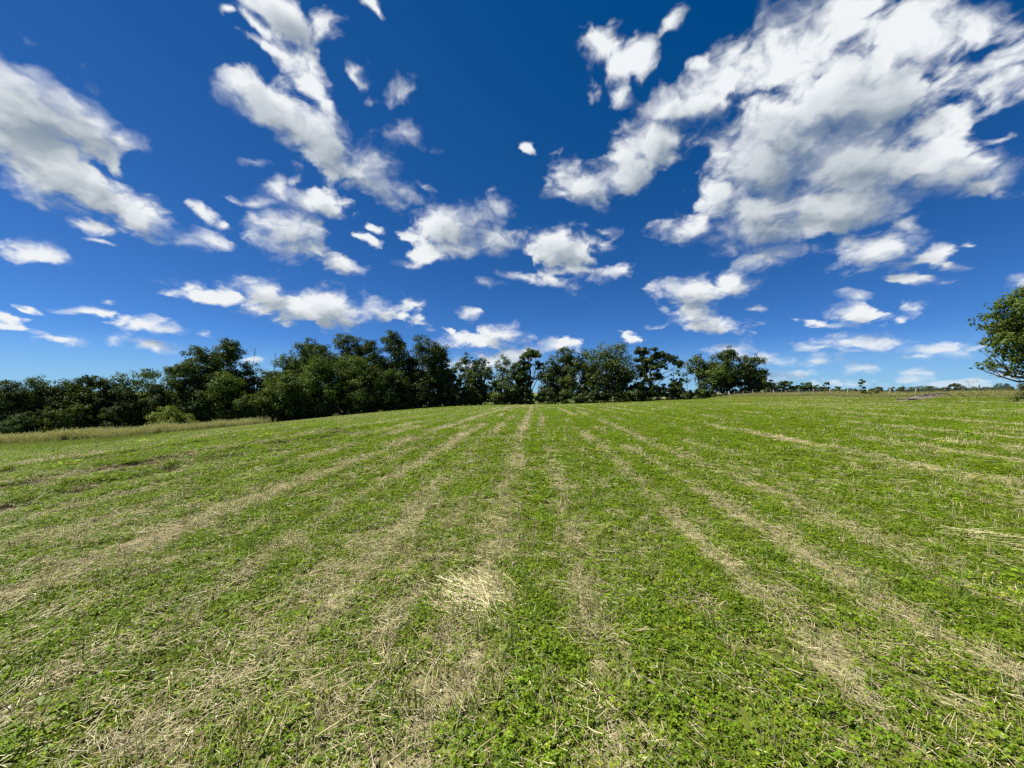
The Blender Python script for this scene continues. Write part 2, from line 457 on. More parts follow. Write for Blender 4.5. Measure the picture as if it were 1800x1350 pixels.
def rows(x, y):
    """how much straw (0..1) and how much bare earth (0..1) the mown field shows at x, y"""
    u = x - ROW * y
    u = u + 0.16 * (fbm(x * 0.3 + 3.1, y * 0.25, 77, 3) - 0.5) * 2
    s = np.zeros_like(u)
    for i, (c, w, a) in enumerate(SWATH):
        m = 0.12 + 0.88 * sstep(fbm(y * 0.16 + i * 13.7, u * 0.9, 31 + i, 4, 0.6), 0.38, 0.64)      # the swath thins and thickens along its length
        if i < 2: m = 0.45 + 0.55 * m
        s = np.maximum(s, a * m * np.exp(-((u - c) / (w * 0.9)) ** 2))
    s = s * (0.86 + 0.78 * sstep(y, 4, 14)) * (1 - 0.26 * sstep(u, 3, 12))
    # every drill pass leaves a green strip and a stubbly one
    band = 0.5 + 0.5 * np.cos((u - 0.1) * 2 * pi / 0.78 + 2.0 * (fbm(u * 0.35, y * 0.02, 93, 2) - 0.5))
    wide = 0.5 + 0.5 * np.cos((u - 0.2) * 2 * pi / 2.9)
    patch = fbm(u * 1.3, y * 0.24, 3, 4, 0.6)
    fine = fbm(u * 7.0, y * 2.2, 9, 3, 0.6)
    lean = np.clip((-u + 1.5) * 0.03, -0.10, 0.10) - 0.15 * sstep(y, 5, 22) + 0.21 * (1 - sstep(y, 2.2, 7.5)) * (1 - 0.75 * sstep(u, 0.2, 1.6))
    straw = np.clip(1.0 * s + 0.9 * (patch - 0.47) + 0.8 * (fine - 0.5) + 0.06 + lean + 0.26 * (0.45 - band) + 0.20 * (0.5 - wide), 0, 1)
    e = np.zeros_like(u)
    for i, (c, w, a) in enumerate(TRACKS):
        m = 0.30 + 0.70 * sstep(fbm(y * 0.3 + i * 5.3, u * 0.8, 131 + i, 3), 0.28, 0.5)
        e = np.maximum(e, a * m * np.exp(-((u + 0.25 * (fbm(y * 0.7, u * 0, 171 + i, 2) - 0.5) - c) / w) ** 2) * sstep(y, -5, 2) * (1 - sstep(y, 18, 40)))
    e = e * (0.35 + 1.1 * sstep(fbm(x * 1.1, y * 0.9, 57, 4, 0.6), 0.36, 0.60))
    earth = np.clip(e + 1.4 * (fbm(x * 1.7, y * 1.7, 51, 3) - 0.62) * (1 - sstep(y, 10, 40)), 0, 1)
    return straw, earth

def relief(x, y, earth):
    """crumbs and wheel ruts"""
    n = 1 - sstep(np.hypot(x, y), 8, 25)
    return n * 0.030 * (fbm(x * 3, y * 3, 61, 3) - 0.5) - 0.09 * earth * (1 - sstep(y, 18, 36)) * (np.abs(x) > 5)

def field_mask(x, y):
    """1 on the mown field, 0 on the rough round it"""
    # left edge follows the verge, right edge the fence, far edge the row of trees
    lx = np.interp(y, [-60, 36, 51, 58, 66, 75, 92, 110, 119], [-98, -98, -67, -58, -53, -48.5, -40, -17, 2])
    far = np.interp(x, [-20, 5, 30, 50, 62], [112, 120, 117, 112, 116])
    n = (fbm(x * 0.5, y * 0.5, 88, 3) - 0.5) * 2.0
    return sstep(x - lx + n, -0.6, 0.6) * sstep(61.5 + 0.9 * (n) - x, -0.5, 0.5) * sstep(far - y + 0.5 * n, -0.4, 0.4)

# ================================================================== materials
def material(name):
    m = bpy.data.materials.new(name)
    m.use_nodes = True
    m.node_tree.nodes.clear()
    k = NT(m.node_tree)
    out = k.new('ShaderNodeOutputMaterial')
    return m, k, out

def attr(k, name): return k.new('ShaderNodeAttribute', attribute_name=name).outputs['Fac']

def leaf_material(name, dark, light, warm=None, trans=0.35, inst=True, gloss=0.04, rough=0.5, spread=0.3):
    """thin leaf: reflects and lets light through; each leaf has its own tint"""
    m, k, out = material(name)
    t = attr(k, 'tone')
    col = k.mix(t, dark, light)
    if warm is not None: col = k.mix(k.ramp(t, 0.86, 1.0), col, warm)
    if inst:
        rnd = k.new('ShaderNodeObjectInfo').outputs['Random']
        hs = k.new('ShaderNodeHueSaturation')
        k.put(hs.inputs['Color'], col)
        k.put(hs.inputs['Value'], k.ramp(rnd, 0, 1, 1 - spread, 1 + spread, False))
        k.put(hs.inputs['Hue'], k.ramp(k.math('FRACT', k.math('MULTIPLY', rnd, 7.31)), 0, 1, 0.485, 0.51, False))
        col = hs.outputs[0]
    df = k.new('ShaderNodeBsdfDiffuse'); k.put(df.inputs['Color'], col)
    tr = k.new('ShaderNodeBsdfTranslucent'); k.put(tr.inputs['Color'], k.mix(1.0, col, (1.15, 1.2, 0.55), 'MULTIPLY'))
    ms = k.new('ShaderNodeMixShader'); ms.inputs[0].default_value = trans
    k.l.new(df.outputs[0], ms.inputs[1]); k.l.new(tr.outputs[0], ms.inputs[2])
    gl = k.new('ShaderNodeBsdfGlossy'); gl.inputs['Roughness'].default_value = rough
    gl.inputs['Color'].default_value = (0.9, 0.95, 1, 1)
    m2 = k.new('ShaderNodeMixShader'); m2.inputs[0].default_value = gloss
    k.l.new(ms.outputs[0], m2.inputs[1]); k.l.new(gl.outputs[0], m2.inputs[2])
    k.l.new(m2.outputs[0], out.inputs[0])
    return m

def ground_material():
    m, k, out = material('mown_field')
    co = k.new('ShaderNodeTexCoord').outputs['Object']
    x, y, z = k.sep(co)
    straw, earth, field = attr(k, 'straw'), attr(k, 'earth'), attr(k, 'field')
    n1 = k.noise(co, 45, 3, 0.65)                      # crumbs
    n2 = k.noise(co, 9, 4, 0.6)
    n3 = k.noise(co, 0.6, 4, 0.6)
    st = k.comb(k.math('MULTIPLY', k.math('SUBTRACT', x, k.math('MULTIPLY', y, ROW)), 6.0), k.math('MULTIPLY', y, 0.8), 0)
    streak = k.noise(st, 1.0, 5, 0.65)
    soil = k.mix(n1, (0.030, 0.022, 0.014), (0.115, 0.088, 0.058))
    litter = k.mix(n1, (0.10, 0.080, 0.042), (0.46, 0.405, 0.22))
    moss = k.mix(n2, (0.034, 0.050, 0.008), (0.125, 0.165, 0.018))
    moss = k.mix(k.ramp(n1, 0.42, 0.62), moss, k.mix(n2, (0.05, 0.04, 0.022), (0.16, 0.14, 0.06)))
    moss = k.mix(k.math('MULTIPLY', k.ramp(n3, 0.3, 0.7), 0.6), moss, (0.105, 0.150, 0.014))
    # between the plants: earth strewn with chaff; green where the clover stands thick
    sm = k.math('ADD', k.math('MULTIPLY', straw, 0.75), k.math('MULTIPLY', k.math('SUBTRACT', streak, 0.5), 1.3), clamp=True)
    sm = k.math('ADD', sm, k.math('MULTIPLY', k.math('SUBTRACT', n2, 0.5), 0.7), clamp=True)
    fld = k.mix(k.ramp(sm, 0.30, 0.85), moss, litter)
    bare = k.ramp(k.math('ADD', earth, k.math('MULTIPLY', k.math('SUBTRACT', n2, 0.5), 0.8)), 0.2, 0.5)
    fld = k.mix(bare, fld, soil)
    # rough ground beyond the field, then far pasture and stubble fields
    rough = k.mix(n2, (0.05, 0.075, 0.018), (0.15, 0.16, 0.055))
    cell = k.new('ShaderNodeTexVoronoi'); cell.inputs['Scale'].default_value = 0.006
    k.put(cell.inputs['Vector'], co)
    cx = k.sep(cell.outputs['Color'])[0]
    crops = k.mix(k.ramp(cx, 0.3, 0.7), (0.06, 0.11, 0.025), (0.24, 0.24, 0.10))
    dist = k.vec('LENGTH', co, out=1)
    rough = k.mix(k.ramp(dist, 260, 420), rough, crops)
    col = k.mix(field, rough, fld)
    bs = k.new('ShaderNodeBsdfDiffuse'); k.put(bs.inputs['Color'], col); bs.inputs['Roughness'].default_value = 0.9
    bp = k.new('ShaderNodeBump'); bp.inputs['Strength'].default_value = 0.9; bp.inputs['Distance'].default_value = 0.03
    k.put(bp.inputs['Height'], k.math('ADD', n1, k.math('MULTIPLY', n2, 1.5)))
    k.l.new(bp.outputs[0], bs.inputs['Normal'])
    k.l.new(bs.outputs[0], out.inputs[0])
    return m

# ================================================================== the ground, one sheet to the horizon
def axis(step, inner, growth, end):
    v = list(np.arange(0, inner, step))
    s = step
    while v[-1] < end:
        s *= growth; v.append(v[-1] + s)
    return np.array(v)
ax_ = axis(0.1, 10, 1.045, 9000)
gx = np.concatenate([-ax_[:0:-1], ax_])
ay_ = axis(0.12, 12, 1.022, 150); a2 = [ay_[-1]]; s_ = 4.0
while a2[-1] < 9500: s_ *= 1.08; a2.append(a2[-1] + s_)
an_ = axis(0.4, 4, 1.2, 300)
gy = np.concatenate([-an_[:0:-1], ay_, a2[1:]])
GX, GY = np.meshgrid(gx, gy)
GZ = land(GX, GY)
GS, GE = rows(GX, GY)
GF = field_mask(GX, GY)
GZ = GZ + relief(GX, GY, GE)
nx_, ny_ = len(gx), len(gy)
ii = (np.arange(ny_ - 1)[:, None] * nx_ + np.arange(nx_ - 1)[None, :]).ravel()
ground_me = mesh_np('ground', np.stack([GX, GY, GZ], -1), np.stack([ii, ii + 1, ii + nx_ + 1, ii + nx_], -1), ground_material(), smooth=True,
                    extra={'straw': GS.ravel(), 'earth': GE.ravel(), 'field': GF.ravel()})
ground = obj('ground', ground_me)
tag(ground, 'mown field of green clover and pale straw stubble running to the trees', kind='structure')

# wooded ridge on the far left horizon
hx = np.linspace(-9000, -3000, 60); hv = []
for i, X in enumerate(hx):
    h = 14 + 30 * fbm(np.array([X / 1500.0]), np.array([0.3]), 12, 4)[0]
    hv += [(X, 6300, -16), (X, 6450, h * 0.75), (X, 6700, h), (X, 7400, -16)]
hq = np.array([[4 * i + j, 4 * i + 4 + j, 4 * i + 5 + j, 4 * i + 1 + j] for i in range(59) for j in range(3)])
hm, k_, o_ = material('far_woods')
b_ = k_.new('ShaderNodeBsdfDiffuse'); k_.put(b_.inputs[0], k_.mix(k_.noise(k_.new('ShaderNodeTexCoord').outputs['Object'], 0.02, 4), (0.03, 0.06, 0.03), (0.06, 0.09, 0.04)))
k_.l.new(b_.outputs[0], o_.inputs[0])
tag(obj('hills', mesh_np('hills', hv, hq, hm, smooth=True)), 'low wooded ridge on the far left horizon', kind='structure')

# ================================================================== scattered plants of the field (nobody could count them)
M_CLOVER = leaf_material('clover_leaf', (0.062, 0.118, 0.006), (0.215, 0.310, 0.014), warm=(0.34, 0.33, 0.05), trans=0.38, gloss=0.012)
M_BLADE = leaf_material('grass_blade', (0.055, 0.100, 0.014), (0.18, 0.25, 0.04), warm=(0.32, 0.30, 0.09), trans=0.35, gloss=0.02)
M_STRAW = leaf_material('dry_straw', (0.25, 0.20, 0.085), (0.70, 0.63, 0.33), trans=0.06, gloss=0.06, rough=0.45, spread=0.22)
M_TALL = leaf_material('tall_dry_grass', (0.12, 0.14, 0.04), (0.52, 0.49, 0.27), trans=0.3, spread=0.2)
M_VERGE = leaf_material('verge_grass', (0.095, 0.115, 0.018), (0.36, 0.335, 0.10), trans=0.3, spread=0.25)

def proto_set(name, maker, n, mat):
    c = bpy.data.collections.new(name)
    for i in range(n):
        a = Acc(); maker(a, np.random.default_rng(100 + i * 7 + len(name)))
        o = bpy.data.objects.new('%s_plant' % name, a.mesh(name, mat))
        c.objects.link(o)
    return c

def leaflet(a, base, d, length, width, up, tone):
    d = d / (np.linalg.norm(d) + 1e-9)
    s = np.cross(d, up); s /= np.linalg.norm(s) + 1e-9
    nrm = np.cross(s, d)
    p0 = base; p1 = base + d * length * 0.55 + s * width * 0.5 + nrm * width * 0.12
    p2 = base + d * length; p3 = base + d * length * 0.55 - s * width * 0.5 + nrm * width * 0.12
    a.add(np.array([p0, p1, p2, p3]), np.array([[0, 1, 2, 3]]), tone)

def strip(a, pts, w, side, tone):
    P = np.asarray(pts, float); n = len(P)
    W = np.asarray(w, float)[:, None] * np.asarray(side)[None, :]
    V = np.concatenate([P - W, P + W])
    i = np.arange(n - 1)
    a.add(V, np.stack([i, i + 1, n + i + 1, n + i], -1), tone)

def mk_clover(a, g):
    for _ in range(23):
        r, th = 0.085 * sqrt(g.random()), g.random() * 2 * pi
        h = g.uniform(0.010, 0.042)
        b = np.array([r * cos(th), r * sin(th), 0])
        top = b + np.array([g.normal() * 0.012, g.normal() * 0.012, h])
        tone = np.clip(g.normal(0.47, 0.22), 0, 1)
        L = g.uniform(0.0085, 0.0175)
        ph = g.random() * 2 * pi
        tilt = g.normal(0, 0.35, 2)
        up = np.array([tilt[0], tilt[1], 1.0]); up /= np.linalg.norm(up)
        for j in range(3):
            t2 = ph + j * 2.094 + g.normal() * 0.15
            d = np.array([cos(t2), sin(t2), g.normal(0.05, 0.3)])
            leaflet(a, top, d, L, L * g.uniform(0.62, 0.85), up, tone)
        if g.random() < 0.5: strip(a, [b, top], [0.0009, 0.0007], (cos(ph), sin(ph), 0), tone * 0.8)

def mk_weed(a, g):
    """a bigger broad-leaved plant"""
    for _ in range(16):
        th = g.random() * 2 * pi
        h = g.uniform(0.02, 0.10)
        b = np.array([0.03 * cos(th), 0.03 * sin(th), h * 0.6])
        d = np.array([cos(th), sin(th), g.uniform(-0.1, 0.7)])
        L = g.uniform(0.03, 0.055)
        leaflet(a, b + d * 0.02, d, L, L * 0.55, np.array([g.normal(0, .3), g.normal(0, .3), 1.0]), np.clip(g.normal(0.62, 0.18), 0, 1))

def mk_blades(a, g):
    for _ in range(11):
        r, th = 0.035 * sqrt(g.random()), g.random() * 2 * pi
        b = np.array([r * cos(th), r * sin(th), 0])
        h = g.uniform(0.06, 0.17); lean = g.uniform(0.1, 0.8); az = g.random() * 2 * pi
        dirv = np.array([cos(az), sin(az), 0])
        P = [b + dirv * lean * h * t * t * 0.9 + np.array([0, 0, h * (t - 0.35 * lean * t * t)]) for t in (0, .35, .7, 1)]
        w = g.uniform(0.0016, 0.0032)
        strip(a, P, [w, w * .9, w * .6, w * .08], (-sin(az), cos(az), 0), np.clip(g.normal(0.5, 0.25), 0, 1))

def mk_stubble(a, g):
    for _ in range(8):
        r, th = 0.05 * sqrt(g.random()), g.random() * 2 * pi
        b = np.array([r * cos(th) * 0.5, r * sin(th) * 1.3, -0.005])
        h = g.uniform(0.03, 0.11)
        l = g.normal(0, 0.22, 2)
        top = b + np.array([l[0] * h, l[1] * h, h])
        V, Q = tube_np([b, top], [0.0020, 0.0017], 3)
        a.add(V, Q, np.clip(g.normal(0.50, 0.25), 0, 1))

def mk_litter(a, g):
    for _ in range(20):
        c = g.uniform(-0.10, 0.10, 2); th = g.normal(pi / 2, 0.9)
        L = g.uniform(0.015, 0.07) if g.random() < 0.91 else g.uniform(0.08, 0.20)
        d = np.array([cos(th), sin(th), g.normal(0, 0.10)])
        z = g.uniform(0.002, 0.030)
        p = np.array([c[0], c[1], z])
        bend = np.array([-sin(th), cos(th), 0]) * g.normal(0, 0.06) * L
        r = g.uniform(0.0008, 0.0019)
        V, Q = tube_np([p - d * L / 2, p + bend, p + d * L / 2], [r, r, r * 0.8], 3)
        a.add(V, Q, np.clip(g.normal(0.55, 0.28), 0, 1))
    for _ in range(9):                                  # chaff and dry leaf scraps
        c = g.uniform(-0.11, 0.11, 2); th = g.random() * 2 * pi
        L = g.uniform(0.007, 0.017)
        leaflet(a, np.array([c[0], c[1], g.uniform(0.003, 0.02)]), np.array([cos(th), sin(th), g.normal(0, .4)]), L, L * g.uniform(.3, .6), np.array([g.normal(0, .5), g.normal(0, .5), 1.]), np.clip(g.normal(0.25, 0.2), 0, 0.7))

def mk_tall(a, g):
    for _ in range(16):
        r, th = 0.22 * sqrt(g.random()), g.random() * 2 * pi
        b = np.array([r * cos(th), r * sin(th), -0.03])
        h = g.uniform(0.45, 1.0); az = g.random() * 2 * pi; lean = g.uniform(0.05, 0.5)
        dv = np.array([cos(az), sin(az), 0])
        P = [b + dv * lean * h * t * t * 0.7 + np.array([0, 0, h * t]) for t in (0, .4, .75, 1)]
        w = g.uniform(0.006, 0.012)
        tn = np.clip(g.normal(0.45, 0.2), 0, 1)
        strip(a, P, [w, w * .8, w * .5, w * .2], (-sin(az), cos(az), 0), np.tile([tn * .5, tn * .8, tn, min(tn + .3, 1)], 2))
        if g.random() < 0.5:                            # seed head
            leaflet(a, P[3] - np.array([0, 0, .02]), np.array([dv[0] * .4, dv[1] * .4, 1.]), 0.14, 0.035, np.array([sin(az), -cos(az), .3]), np.clip(g.normal(0.9, 0.1), 0, 1))

PC_CLOVER = proto_set('clover', mk_clover, 8, M_CLOVER)
PC_WEED = proto_set('weed', mk_weed, 4, M_CLOVER)
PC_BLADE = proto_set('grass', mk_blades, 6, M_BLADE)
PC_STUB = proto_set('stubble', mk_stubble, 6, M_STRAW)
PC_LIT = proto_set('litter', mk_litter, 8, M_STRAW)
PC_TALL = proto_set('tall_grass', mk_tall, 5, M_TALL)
PC_VERGE = proto_set('verge', mk_tall, 5, M_VERGE)

def scatter(name, coll, XY, scl, label, seed=1, tilt=0.12, sink=0.0, rz=None, nproto=None, lift=0.0):
    """one 'stuff' object: plants of a collection set out on the points by geometry nodes"""
    g = np.random.default_rng(seed)
    n = len(XY)
    z = land(XY[:, 0], XY[:, 1])
    z = z + relief(XY[:, 0], XY[:, 1], rows(XY[:, 0], XY[:, 1])[1]) - sink
    if lift: z = z + lift * rows(XY[:, 0], XY[:, 1])[0] * g.random(n)
    me = bpy.data.meshes.new(name)
    me.vertices.add(n)
    me.vertices.foreach_set('co', np.column_stack([XY, z]).astype(np.float32).ravel())
    a = me.attributes.new('idx', 'INT', 'POINT'); a.data.foreach_set('value', g.integers(0, nproto or len(coll.objects), n).astype(np.int32))
    rot = np.column_stack([g.normal(0, tilt, n), g.normal(0, tilt, n), g.random(n) * 2 * pi if rz is None else rz(g, n)])
    a = me.attributes.new('rot', 'FLOAT_VECTOR', 'POINT'); a.data.foreach_set('vector', rot.astype(np.float32).ravel())
    a = me.attributes.new('scl', 'FLOAT_VECTOR', 'POINT'); a.data.foreach_set('vector', scl.astype(np.float32).ravel())
    o = obj(name, me)
    tag(o, label, kind='stuff')
    t = bpy.data.node_groups.new(name, 'GeometryNodeTree')
    t.interface.new_socket('Geometry', in_out='INPUT', socket_type='NodeSocketGeometry')
    t.interface.new_socket('Geometry', in_out='OUTPUT', socket_type='NodeSocketGeometry')
    N, L = t.nodes, t.links
    gi, go = N.new('NodeGroupInput'), N.new('NodeGroupOutput')
    ip = N.new('GeometryNodeInstanceOnPoints')
    ci = N.new('GeometryNodeCollectionInfo')
    ci.inputs['Collection'].default_value = coll
    ci.inputs['Separate Children'].default_value = True
    ci.inputs['Reset Children'].default_value = True
    def na(nm, ty):
        q = N.new('GeometryNodeInputNamedAttribute'); q.data_type = ty; q.inputs[0].default_value = nm; return q.outputs[0]
    L.new(gi.outputs[0], ip.inputs['Points']); L.new(ci.outputs[0], ip.inputs['Instance'])
    ip.inputs['Pick Instance'].default_value = True
    L.new(na('idx', 'INT'), ip.inputs['Instance Index'])
    L.new(na('rot', 'FLOAT_VECTOR'), ip.inputs['Rotation'])
    L.new(na('scl', 'FLOAT_VECTOR'), ip.inputs['Scale'])
    L.new(ip.outputs[0], go.inputs[0])
    md = o.modifiers.new('plants', 'NODES'); md.node_group = t
    return o

def field_points(per_m2, d0, smax, ymax, seed, weight, xpow=1.0):
    """points over the visible field; plants are set wider apart and drawn larger with distance, the cover staying the same"""
    g = np.random.default_rng(seed)
    out, sc = [], []
    ys = np.concatenate([[0.7], np.geomspace(1.4, ymax, 60)])
    for y0, y1 in zip(ys[:-1], ys[1:]):
        ym = 0.5 * (y0 + y1)
        s = min(max(1.0, ym / d0), smax)
        w = 1.45 * ym + 5.0
        n = int(2 * w * (y1 - y0) * per_m2 / s ** (1 + xpow))
        xy = np.column_stack([g.uniform(-w, w, n), g.uniform(y0, y1, n)])
        p = weight(xy[:, 0], xy[:, 1])
        keep = (g.random(n) < p) & (field_mask(xy[:, 0], xy[:, 1]) > g.random(n))
        xy = xy[keep]
        out.append(xy); sc.append(np.full(len(xy), s))
    XY, s = np.concatenate(out), np.concatenate(sc)
    f = g.uniform(0.7, 1.3, len(s))
    return XY, np.column_stack([s ** xpow * f, s * f, s ** 0.35 * f])

def w_clover(x, y):
    st, e = rows(x, y)
    return np.clip(1.10 - (0.80 + 0.35 * sstep(y, 5, 15)) * st - 1.3 * e, 0.03, 1) * np.minimum(1, 42 / y) ** 2.6
def w_litter(x, y):
    st, e = rows(x, y)
    return np.clip(0.24 * (1 - 0.9 * sstep(y, 4, 14)) + (0.9 + 0.3 * sstep(y, 6, 20)) * st * st ** (0.9 * sstep(y, 5, 16)), 0, 1) * (1 - 0.85 * e) * np.minimum(1, 45 / y) ** 2
def w_stub(x, y):
    st, e = rows(x, y)
    u = x - ROW * y
    drill = 0.5 + 0.5 * np.cos(u * 2 * pi / 0.19)
    return np.clip(0.05 + 0.55 * st + 0.6 * (fbm(u * 0.8, y * 0.3, 201, 3) - 0.45), 0, 1) * (0.35 + 0.65 * drill) * (1 - 0.8 * e)
def w_blade(x, y):
    return np.clip(2.5 * (fbm(x * 0.9, y * 0.9, 301, 3) - 0.52), 0.07, 1) * (1 - rows(x, y)[1])
def w_weed(x, y):
    st, e = rows(x, y)
    return np.clip(3.0 * (fbm(x * 0.8, y * 0.8, 401, 3) - 0.55), 0, 1) * (1 - st)

XY, sc = field_points(250, 4.0, 2.3, 112, 11, w_clover)
scatter('clover', PC_CLOVER, XY, sc, 'short green clover growing all over the mown field', 21)
XY, sc = field_points(125, 4.0, 2.6, 112, 12, w_litter, 0.5)
scatter('straw_litter', PC_LIT, XY, sc, 'loose pale straw lying in broken swaths between the clover', 22, lift=0.035, rz=lambda g, n: g.normal(0, 0.55, n))
XY, sc = field_points(110, 4.0, 2.6, 80, 13, w_stub, 0.5)
scatter('stubble', PC_STUB, XY, sc, 'cut straw stalks still standing in the drill rows', 23, rz=lambda g, n: g.normal(0, 0.15, n))
XY, sc = field_points(28, 4.5, 4.0, 60, 14, w_blade)
scatter('grass_blades', PC_BLADE, XY, sc, 'thin blades of grass sprouting through the clover', 24)
XY, sc = field_points(16, 4.5, 4.0, 40, 15, w_weed)
scatter('leafy_weeds', PC_WEED, XY, sc, 'broad leaved low weeds among the clover in the foreground', 25)

# tall dry grass along the left edge of the field, under the trees
g_ = np.random.default_rng(5)
def band(n, pts, width):
    P = np.array(pts, float)
    seg = np.linalg.norm(np.diff(P, axis=0), axis=1); cum = np.concatenate([[0], np.cumsum(seg)])
    t = g_.random(n) * cum[-1]
    x = np.interp(t, cum, P[:, 0]); y = np.interp(t, cum, P[:, 1])
    return np.column_stack([x, y]) + g_.normal(0, 1, (n, 2)) * width * 0.5
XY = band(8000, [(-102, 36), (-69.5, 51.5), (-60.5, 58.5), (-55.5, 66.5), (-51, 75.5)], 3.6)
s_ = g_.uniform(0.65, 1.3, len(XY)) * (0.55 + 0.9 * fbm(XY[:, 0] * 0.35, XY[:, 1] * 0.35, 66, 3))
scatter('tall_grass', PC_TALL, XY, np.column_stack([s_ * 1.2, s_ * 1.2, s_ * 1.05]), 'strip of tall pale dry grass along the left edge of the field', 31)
XY = np.concatenate([band(5200, [(63.5, 20), (64.5, 46), (65.2, 60), (65.5, 80), (65.5, 105), (64.5, 122), (60, 126)], 3.0), band(1800, [(69, 40), (69, 125)], 4.0)])
s_ = g_.uniform(0.35, 0.75, len(XY))
scatter('verge_grass', PC_VERGE, XY, np.column_stack([s_ * 1.3, s_ * 1.3, s_ * 0.75]), 'yellow green rough grass growing under the wire fence', 32)
XY = band(3600, [(-50, 83), (-40, 93.5), (-17, 113), (5, 121), (30, 118.5), (50, 113.5), (60, 120)], 1.4)
s_ = g_.uniform(0.2, 0.6, len(XY)) * (0.6 + 0.8 * fbm(XY[:, 0] * 0.2, XY[:, 1] * 0.2, 55, 2))
scatter('edge_grass', PC_VERGE, XY, np.column_stack([s_ * 1.5, s_ * 1.5, s_ * 0.7]), 'rough grass fringe at the foot of the row of trees', 33)

# ================================================================== trees
def bark_material():
    m, k, out = material('bark')
    co = k.new('ShaderNodeTexCoord').outputs['Object']
    x, y, z = k.sep(co)
    n = k.noise(k.comb(k.math('MULTIPLY', x, 6.0), k.math('MULTIPLY', y, 6.0), z), 2.0, 4, 0.6)
    bs = k.new('ShaderNodeBsdfDiffuse')
    k.put(bs.inputs['Color'], k.mix(n, (0.045, 0.036, 0.028), (0.16, 0.135, 0.11)))
    k.l.new(bs.outputs[0], out.inputs[0])
    return m
M_BARK = bark_material()
M_LEAF = {
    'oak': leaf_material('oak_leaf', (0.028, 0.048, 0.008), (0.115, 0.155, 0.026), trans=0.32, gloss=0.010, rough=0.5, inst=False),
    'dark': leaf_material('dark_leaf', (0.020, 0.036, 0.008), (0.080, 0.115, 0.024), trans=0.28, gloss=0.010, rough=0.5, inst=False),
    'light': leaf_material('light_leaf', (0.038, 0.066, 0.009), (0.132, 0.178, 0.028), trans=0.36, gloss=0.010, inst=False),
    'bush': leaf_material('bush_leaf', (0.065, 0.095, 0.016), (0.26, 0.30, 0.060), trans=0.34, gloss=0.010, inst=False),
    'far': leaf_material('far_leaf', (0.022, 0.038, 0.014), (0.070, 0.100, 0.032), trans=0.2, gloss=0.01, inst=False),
}

def crown_mesh(name, lobes, n, leaf, mat, g, clump=0.40, flat=0.8):
    """leaves gathered in small clumps on the outside of the crown's lobes; lobes: (x, y, z, r)"""
    L = np.array(lobes)
    # clumps over the lobes
    area = L[:, 3] ** 2
    nc = max(16, int(n / 58))
    area = area ** 0.85
    li = g.choice(len(L), nc, p=area / area.sum())
    d = g.normal(size=(nc, 3)); d /= np.linalg.norm(d, axis=1, keepdims=True)
    d[:, 2] = np.where((d[:, 2] < -0.3) & (g.random(nc) < 0.55), -d[:, 2], d[:, 2])
    rad = L[li, 3] * (0.45 + 0.62 * g.random(nc) ** 0.7)
    cc = L[li, :3] + d * rad[:, None] * np.array([1, 1, flat])
    cs = np.clip(L[li, 3] * clump, leaf * 1.0, None) * g.uniform(0.6, 1.35, nc)
    # leaves in the clumps: flattish sprays that hang off the twigs
    w = cs ** 2; k = g.choice(nc, n, p=w / w.sum())
    e = g.normal(size=(n, 3)); e /= np.linalg.norm(e, axis=1, keepdims=True)
    e *= (g.random(n) ** 0.42 * 1.05)[:, None] * np.array([1, 1, 0.72])
    P = cc[k] + e * cs[k][:, None]
    out = d[k] * 0.5 + e * 1.1 + np.array([0, 0, 0.40])
    nrm = out + g.normal(size=(n, 3)) * 0.45
    nrm /= np.linalg.norm(nrm, axis=1, keepdims=True)
    a = np.cross(nrm, g.normal(size=(n, 3))); a /= np.linalg.norm(a, axis=1, keepdims=True)
    b = np.cross(nrm, a)
    s = leaf * g.uniform(0.6, 1.25, n)[:, None]
    bend = nrm * s * 0.16
    V = np.stack([P - a * s * 0.62, P - b * s * 0.36 + bend, P + a * s * 0.62, P + b * s * 0.36 + bend], 1).reshape(-1, 3)
    Q = np.arange(4 * n).reshape(n, 4)
    tone = np.clip(g.normal(0.45, 0.16, nc)[k] + g.normal(0, 0.17, n), 0, 1)
    return mesh_np(name, V, Q, mat, np.repeat(tone, 4))

def limb(a, g, p0, p1, r0, r1, wob=0.08, n=6, sides=5):
    p0, p1 = np.array(p0, float), np.array(p1, float)
    Ln = np.linalg.norm(p1 - p0)
    t = np.linspace(0, 1, n)
    P = p0 + (p1 - p0) * t[:, None]
    off = np.cumsum(g.normal(0, wob * Ln / n, (n, 3)), axis=0) * np.sin(t * pi)[:, None]
    P = P + off
    V, Q = tube_np(P, r0 + (r1 - r0) * t, sides)
    a.add(V, Q)
    return P

